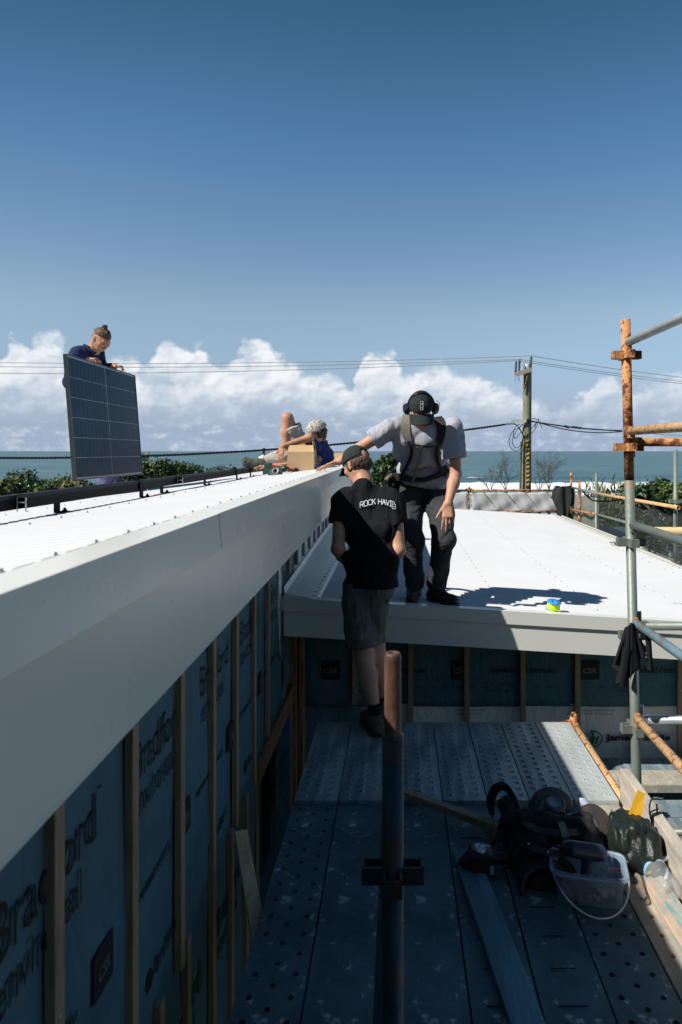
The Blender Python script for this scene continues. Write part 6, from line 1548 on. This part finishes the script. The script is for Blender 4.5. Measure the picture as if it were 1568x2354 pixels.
# =================================================================== TOOL PILE ON THE DECK
def dk(x,y,dz=0): return deckp(x,y,dz)
M['pouch']=mat('black_tool_pouch',(.013,.014,.015),.75,var=.25,scale=20,bump=.4,bscale=90)
M['leather']=mat('worn_dark_leather',(.045,.036,.030),.45,var=.35,scale=16,bump=.5,bscale=50)
M['greenbag']=mat('dark_green_nylon',(.010,.018,.014),.4,var=.25,scale=20,bump=.3,bscale=120)
def pile():
    root=empty('tool_belt',dk(1245,1990,.0),'black tool belt with bulging pouches and curled strap, shaded on the near planks','tool belt')
    a=dk(1195,1925,.10); b=dk(1290,1925,.13)
    pr=[cone(dk(1190,1905,.10),dk(1330,1940,.10),.085,.095,.05,n=(0,1,.3),f=.7),cone(dk(1175,1850,.09),dk(1215,1960,.07),.045,.07,.04),ball(dk(1255,1915,.09),(.12,.07,.10),.04),
        ball(dk(1320,1945,.08),(.085,.07,.11),.03),ball(dk(1345,1915,.09),(.06,.06,.08),.03),ball(dk(1200,1975,.04),(.07,.05,.05),.03),ball(dk(1290,1990,.04),(.08,.05,.045),.03)]
    organic('pouch',pr,.008,M['pouch'],root,wr=folds(91,.010,22,fine=.002),cut=[((0,0,LZ+.004),(0,0,-1))])
    mb=MB(); pts=smooth_path([dk(1131,1872,.02),dk(1128,1845,.10),dk(1138,1815,.17),dk(1160,1808,.19),dk(1180,1832,.17),dk(1192,1860,.14),dk(1205,1885,.12)],6)
    nn=[Vector((math.cos(i*.16+2.8),-.3,math.sin(i*.16+2.4)+.4)) for i in range(len(pts))]; mb.tube(pts,[.010+.012*math.sin(math.pi*min(1,(i+4)/len(pts))) for i in range(len(pts))],8,flat=.45); mb.build('strap',M['pouch'],root)
    mb=MB(); rr_=random.Random(5)
    for k in range(14):
        p=dk(1190+rr_.uniform(-12,18),1880+rr_.uniform(-20,60),.12+rr_.random()*.06); mb.tube(smooth_path([p,p+Vector((rr_.uniform(-.05,.05),-.02,rr_.uniform(-.04,.02))),p+Vector((rr_.uniform(-.06,.06),-.04,rr_.uniform(-.1,-.02)))],4),.0035,5)
    mb.build('tangled_cord',M['webbing'],root)
    mb=MB(); mb.tube([dk(1168,1915,.06),dk(1120,1945,.035)],.009,8); mb.build('tool_handle',M['blackrubber'],root)
    mb=MB(); e=dk(1312,1935,.13); 
    for k in range(3): p=dk(1215+k*45,1940+(k%2)*18,.17); mb=MB(); mb.lathe(p,(0,-.6,.6),[(.005,0),(.004,.004),(0,.005)],8); mb.build('rivet',M['brightgalv'],root)
    for (x,y,dz,sx,sy,sz,rz,nm) in ((1318,1935,.10,.045,.03,.075,.3,'pouch_box'),(1352,1952,.075,.035,.028,.06,-.2,'pouch_box'),(1228,1955,.10,.05,.03,.06,.15,'pouch_box'),(1205,1885,.16,.03,.02,.045,.5,'pouch_box')):
        mb=MB(); c_=dk(x,y,dz); ca_,sa_=math.cos(rz),math.sin(rz); mb.obox(c_,Vector((ca_,sa_,.1))*sx,Vector((-sa_,ca_,.3))*sy,Vector((-.1,-.3,1))*sz); mb.build(nm,M['pouch'],root,bevel=.008)
    for pts_ in ([(1190,1880,.17),(1230,1905,.19),(1280,1915,.20),(1330,1912,.19)],[(1185,1935,.10),(1225,1950,.15),(1275,1962,.15),(1325,1958,.14)],[(1150,1912,.05),(1165,1945,.04),(1195,1965,.05),(1230,1980,.05)],[(1290,1890,.20),(1300,1930,.20),(1296,1965,.13)],[(1345,1900,.17),(1352,1935,.16),(1340,1975,.08)]):
        q_=smooth_path([dk(*t_) for t_ in pts_],6); mb=MB(); mb.ribbon(q_,[Vector((0,-.6,1))]*len(q_),.028,.004); mb.build('webbing_strap',M['leather'],root,bevel=.001,seg=1)
    # tape roll standing in the pile
    t=empty('tape_roll',dk(1268,1845,.17),'wide roll of clear tape on top of the tool belt','tape roll')
    mb=MB(); c=dk(1272,1868,.15); ax_=Vector((.10,-.25,.95)); mb.lathe(c,ax_,[(.044,0),(.046,.0),(.046,.055),(.030,.055),(.030,.0)],28); mb.build('tape',mat('brown_clear_tape',(.12,.11,.09),.3),t)
    mb=MB(); mb.lathe(c+ax_.normalized()*.0555,ax_,[(.030,0),(.029,-.012),(.0,-.012)],28); mb.build('tape_core',mat('pale_card_core',(.35,.38,.50),.8),t)
    mb=MB(); mb.tube(smooth_path([c+Vector((-.085,.02,.00)),c+Vector((-.06,.03,.055)),c+Vector((0,.03,.075)),c+Vector((.06,.02,.05)),c+Vector((.075,0,.0))],6),.022,8,flat=.12,up=(0,-.3,1)); mb.build('loose_tape_end',mat('tape_end',(.10,.10,.085),.25),t)
    # knee pad / round pouch
    kp=empty('knee_pad',dk(1240,2040,0),'curved black knee pad lying in front of the tool belt','knee pad')
    mb=MB(); c=dk(1245,2010,.03)
    mb.grid(lambda u,v:(c.x+.088*math.cos(math.pi*(1-u)),c.y-.02-.065*v+.03*math.sin(math.pi*u),c.z+.085*math.sin(math.pi*u)**.8-.03),24,6); o=mb.build('pad_shell',mat('dark_grey_pad',(.035,.038,.038),.6,bump=.3,bscale=60),kp); s=o.modifiers.new('s','SOLIDIFY'); s.thickness=.014
    organic('pad_lining',[ball(c+Vector((0,-.02,-.005)),(.07,.05,.05),.01)],.008,M['pouch'],kp,wr=folds(93,.008,30),cut=[((0,0,LZ+.004),(0,0,-1))])
    # black cordless tool on the blue board end
    c=dk(1108,1978,.05); g=empty('cordless_nailer',c,'black cordless tool with battery lying on the end of the blue board','cordless tool')
    mb=MB(); mb.obox(c,(.050,0,0),(0,.050,0),(0,0,.045)); mb.build('battery',M['blackrubber'],g,bevel=.01)
    mb=MB(); mb.hexa([c+Vector(v) for v in ((-.10,-.02,-.01),(-.045,-.04,-.02),(-.045,.04,-.02),(-.10,0,-.01),(-.10,-.02,.0),(-.045,-.04,.035),(-.045,.04,.035),(-.10,0,.0))]); mb.build('blade_guard',M['blackrubber'],g,bevel=.003)
    mb=MB(); mb.obox(c+Vector((.035,-.0505,-.01)),(.008,0,0),(0,.001,0),(0,0,.018)); mb.build('label_sticker',mat('pale_label',(.35,.38,.36),.6),g)
    organic('tool_body',[cone(c+Vector((.05,.01,.0)),c+Vector((.17,.03,.005)),.022,.026,.01),cone(c+Vector((.16,.03,.0)),c+Vector((.20,.09,.01)),.035,.03,.02)],.005,M['blackrubber'],g)
    mb=MB(); mb.lathe(c+Vector((-.01,0,.046)),(.2,0,1),[(.03,0),(.03,.008),(.02,.014),(.0,.014)],16); mb.tube([c+Vector((-.03,0,.05)),c+Vector((0,0,.068)),c+Vector((.03,0,.055))],.004,6); mb.build('metal_clip',M['brightgalv'],g)
    # leather belt section with orange buckle, right of the pile
    lb=empty('leather_belt',dk(1400,2000,0),'worn leather belt with a chrome and orange buckle beside the green bag','belt')
    pts=smooth_path([dk(1330,1868,.14),dk(1358,1862,.17),dk(1380,1880,.16),dk(1396,1915,.12),dk(1405,1945,.075),dk(1410,1975,.045)],6); nn=[Vector((.15,-.35,1)) for _ in pts]
    nn=[Vector((0,-.2-.5*i/len(pts),1)) for i in range(len(pts))]
    mb=MB(); mb.ribbon(pts,nn,.075,.012); mb.build('belt_strap',M['leather'],lb,bevel=.003)
    mb=MB(); c=dk(1413,1985,.05); 
    for (dx,dy) in ((-.034,0),(.034,0)): mb.beam(c+Vector((dx,.035,.030)),c+Vector((dx,-.045,-.010)),.006,.008)
    for t_ in (0,1): mb.beam(c+Vector((-.034,.035-.08*t_,.03-.04*t_)),c+Vector((.034,.035-.08*t_,.03-.04*t_)),.006,.008)
    mb.beam(c+Vector((-.011,.03,.03)),c+Vector((-.011,-.04,-.006)),.004,.006); mb.beam(c+Vector((.011,.03,.03)),c+Vector((.011,-.04,-.006)),.004,.006); mb.build('buckle',mat('chrome',(.7,.7,.7),.15,metal=1),lb)
    mb=MB()
    for k in range(3): mb.obox(c+Vector((-.022+.022*k,-.022,-.006)),(.0085,0,0),(0,.018,-.008),(0,.0015,.003))
    mb.build('orange_insert',mat('orange_fabric',(.80,.13,.05),.5),lb)
    # green nylon bag with folds
    gb=empty('nylon_bag',dk(1470,1960,0),'dark green crumpled nylon bag against the toe board, a yellow wedge sticking out','bag')
    pr=[ball(dk(1455,1935,.10),(.115,.09,.10),.05),ball(dk(1478,1972,.06),(.085,.07,.07),.04),ball(dk(1440,1905,.12),(.07,.05,.07),.04)]
    organic('bag_cloth',pr,.006,M['greenbag'],gb,wr=folds(95,.011,22,(1.8,1,.4),.002),cut=[((0,0,LZ+.004),(0,0,-1)),((1.098,0,0),(1,0,0))])
    mb=MB(); a=dk(1451,1905,.14); b=a+Vector((.055,.03,.135)); mb.hexa([a+Vector((-.035,0,0)),a+Vector((.035,0,.0)),a+Vector((.03,.012,.0)),a+Vector((-.03,.012,0)),b+Vector((-.018,0,.012)),b+Vector((.016,0,-.004)),b+Vector((.014,.006,-.004)),b+Vector((-.016,.006,.012))])
    tag(mb.build('plastic_wedge',mat('yellow_plastic',(.85,.46,.03),.45,var=.06,bump=.2,bscale=30)),'bright yellow plastic wedge sticking up out of the green bag','wedge')
    # pliers / clips right of the bag
    mb=MB(); a=dk(1512,1935,.06); mb.tube(smooth_path([a,a+Vector((-.02,.04,.10)),a+Vector((-.005,.05,.16)),a+Vector((.035,.03,.17))],4),.006,6,flat=.5); mb.tube([a+Vector((.01,0,0)),a+Vector((.012,.045,.14))],.004,6)
    tag(mb.build('hook_tool',M['blackrubber']),'thin black hook tool leaning on the toe board','hook')
    c=dk(1500,1990,.05); pl=empty('pliers',c,'small pliers with red and yellow grips in front of the green bag','pliers')
    mb=MB(); mb.beam(c+Vector((-.05,-.02,0)),c+Vector((.03,.0,.02)),.014,.016); mb.build('grip',M['toolred'],pl,bevel=.004)
    mb=MB(); mb.beam(c+Vector((-.045,-.035,-.01)),c+Vector((.02,-.022,.0)),.012,.012); mb.build('grip',mat('yellow_grip',(.70,.50,.02),.5),pl,bevel=.004)
    mb=MB(); mb.beam(c+Vector((.03,.0,.02)),c+Vector((.07,.01,.028)),.016,.012); mb.build('jaw',M['brightgalv'],pl,bevel=.003)
    # box of small screws: paper offcut and brown card
    c=dk(1345,1865,.10); mb=MB(); mb.grid(lambda u,v:(c.x+.06*u-.02,c.y+.02*v,c.z+.05*v*(1-u)+.02*math.sin(u*3)),6,6); o=mb.build('paper_scrap',mat('bluish_paper',(.45,.52,.68),.7)); tag(o,'pale blue paper scrap standing behind the belt','paper'); s=o.modifiers.new('s','SOLIDIFY'); s.thickness=.002
pile()
# =================================================================== PLASTIC TUB
def tub():
    c=dk(1352,2058,0); c.z=LZ+.003; root=empty('plastic_tub',c,'clear plastic tub with a white wire handle, a drill standing in it','tub')
    pm=mat('cloudy_clear_plastic',(.40,.56,.72),.3,var=.04,trans=.0,alpha=.30,spec=.5)
    a=.146;b=.096;h=.106; yaw=-.22
    ca,sa=math.cos(yaw),math.sin(yaw)
    def rr(t,s,z):   # rounded rectangle
        ct,st_=math.cos(t),math.sin(t); n=7.; k=(abs(ct)**n+abs(st_)**n)**(-1/n); x=a*s*ct*k*.93; y=b*s*st_*k*.93; return Vector((c.x+x*ca-y*sa,c.y+x*sa+y*ca,c.z+z))
    prof=[(.0,.002),(.84,.0),(.88,.004),(.985,h),(1.04,h),(1.05,h+.004),(1.05,h+.014),(1.075,h+.016),(1.075,h+.022),(1.0,h+.024),(.975,h+.016),(.87,.008),(.0,.006)]
    mb=MB(); n=64; vs=[];fs=[]
    for (s,z) in prof:
        for k in range(n): vs.append(rr(2*math.pi*k/n,max(s,.001),z))
    for i in range(len(prof)-1):
        for k in range(n): fs.append((i*n+k,i*n+(k+1)%n,(i+1)*n+(k+1)%n,(i+1)*n+k))
    mb.add(vs,fs,0,True); mb.build('tub_shell',pm,root)
    mb=MB(); mb.tube([rr(2*math.pi*k/n,1.065,h+.012) for k in range(n+1)],.0045,6,cap=False); mb.build('tub_rim',mat('milky_rim',(.42,.50,.58),.4,alpha=.6),root)
    mb=MB(); L_=rr(math.pi,1.08,h+.01); R_=rr(0,1.08,h+.01); pts=[]
    for t in np.linspace(0,math.pi,22):
        p=L_.lerp(R_,(1-math.cos(t))/2); pts.append(p+Vector((sa*.0,-math.sin(t)*.135,-math.sin(t)*.118)))
    mb.tube(pts,.0035,6); mb.build('handle',mat('white_plastic_wire',(.75,.78,.8),.4),root)
    mb=MB(); vs=[];n2=10
    for j in range(2):
        for k in range(n2+1): vs.append(rr(math.pi*.93+ .42*k/n2,.955+.045*j+.004,.035+.065*j))
    mb.add(vs,[(k,k+1,n2+2+k,n2+1+k) for k in range(n2)]); mb.build('tub_label',mat('blue_label',(.03,.10,.30),.5),root)
    driver(c+Vector((-.02,.0,.172)),(-.65,-.1,.15),(.05,.15,1),mat('navy_tool_body',(.02,.03,.06),.4),'dark navy cordless drill standing in the plastic tub',name='cordless_drill',sc=1.05)
    pr=[ball(c+Vector((.0,0,.02)),(.10,.06,.022),.01)]
    tag(organic('fastener_heap',pr,.006,mat('steel_fasteners',(.25,.27,.28),.4,metal=.5,var=.5,scale=60),None,wr=folds(97,.010,70)),'loose fasteners in the bottom of the plastic tub','fasteners',kind='stuff')
tub()
# =================================================================== BOTTLE
def bottle():
    c=dk(1542,2080,.048); d=(dk(1488,2000,.048)-c).normalized(); d=Vector((d.x,d.y,0)).normalized(); c=Vector((1.035,dk(1542,2080).y,LZ+.050)); c=dk(1545,2085,.0); c.z=LZ+.048; c.x=min(c.x,1.05)
    root=empty('water_bottle',c,'empty clear plastic bottle with a blue label lying by the toe board','bottle')
    g=mat('clear_pet_plastic',(.60,.66,.66),.08,var=0,alpha=.26,spec=1.0)
    mb=MB(); mb.lathe(c,d,[(.0,.012),(.020,.004),(.034,.0),(.043,.012),(.046,.03),(.0445,.05),(.047,.07),(.045,.10),(.047,.125),(.0465,.20),(.043,.225),(.030,.26),(.016,.285),(.013,.30),(.013,.315)],28); mb.build('bottle_body',g,root)
    mb=MB(); mb.lathe(c,d,[(.0475,.135),(.0482,.14),(.0482,.195),(.0475,.20)],28); mb.build('bottle_label',mat('blue_white_label',(.25,.50,.72),.5,col2=(.75,.78,.8),lo=.48,hi=.52,c2scale=14,alpha=.9),root)
    mb=MB(); mb.lathe(c+d*.31,d,[(.0155,0),(.0155,.016),(0,.016)],20); mb.build('bottle_cap',mat('white_cap',(.8,.8,.8),.5),root)
bottle()
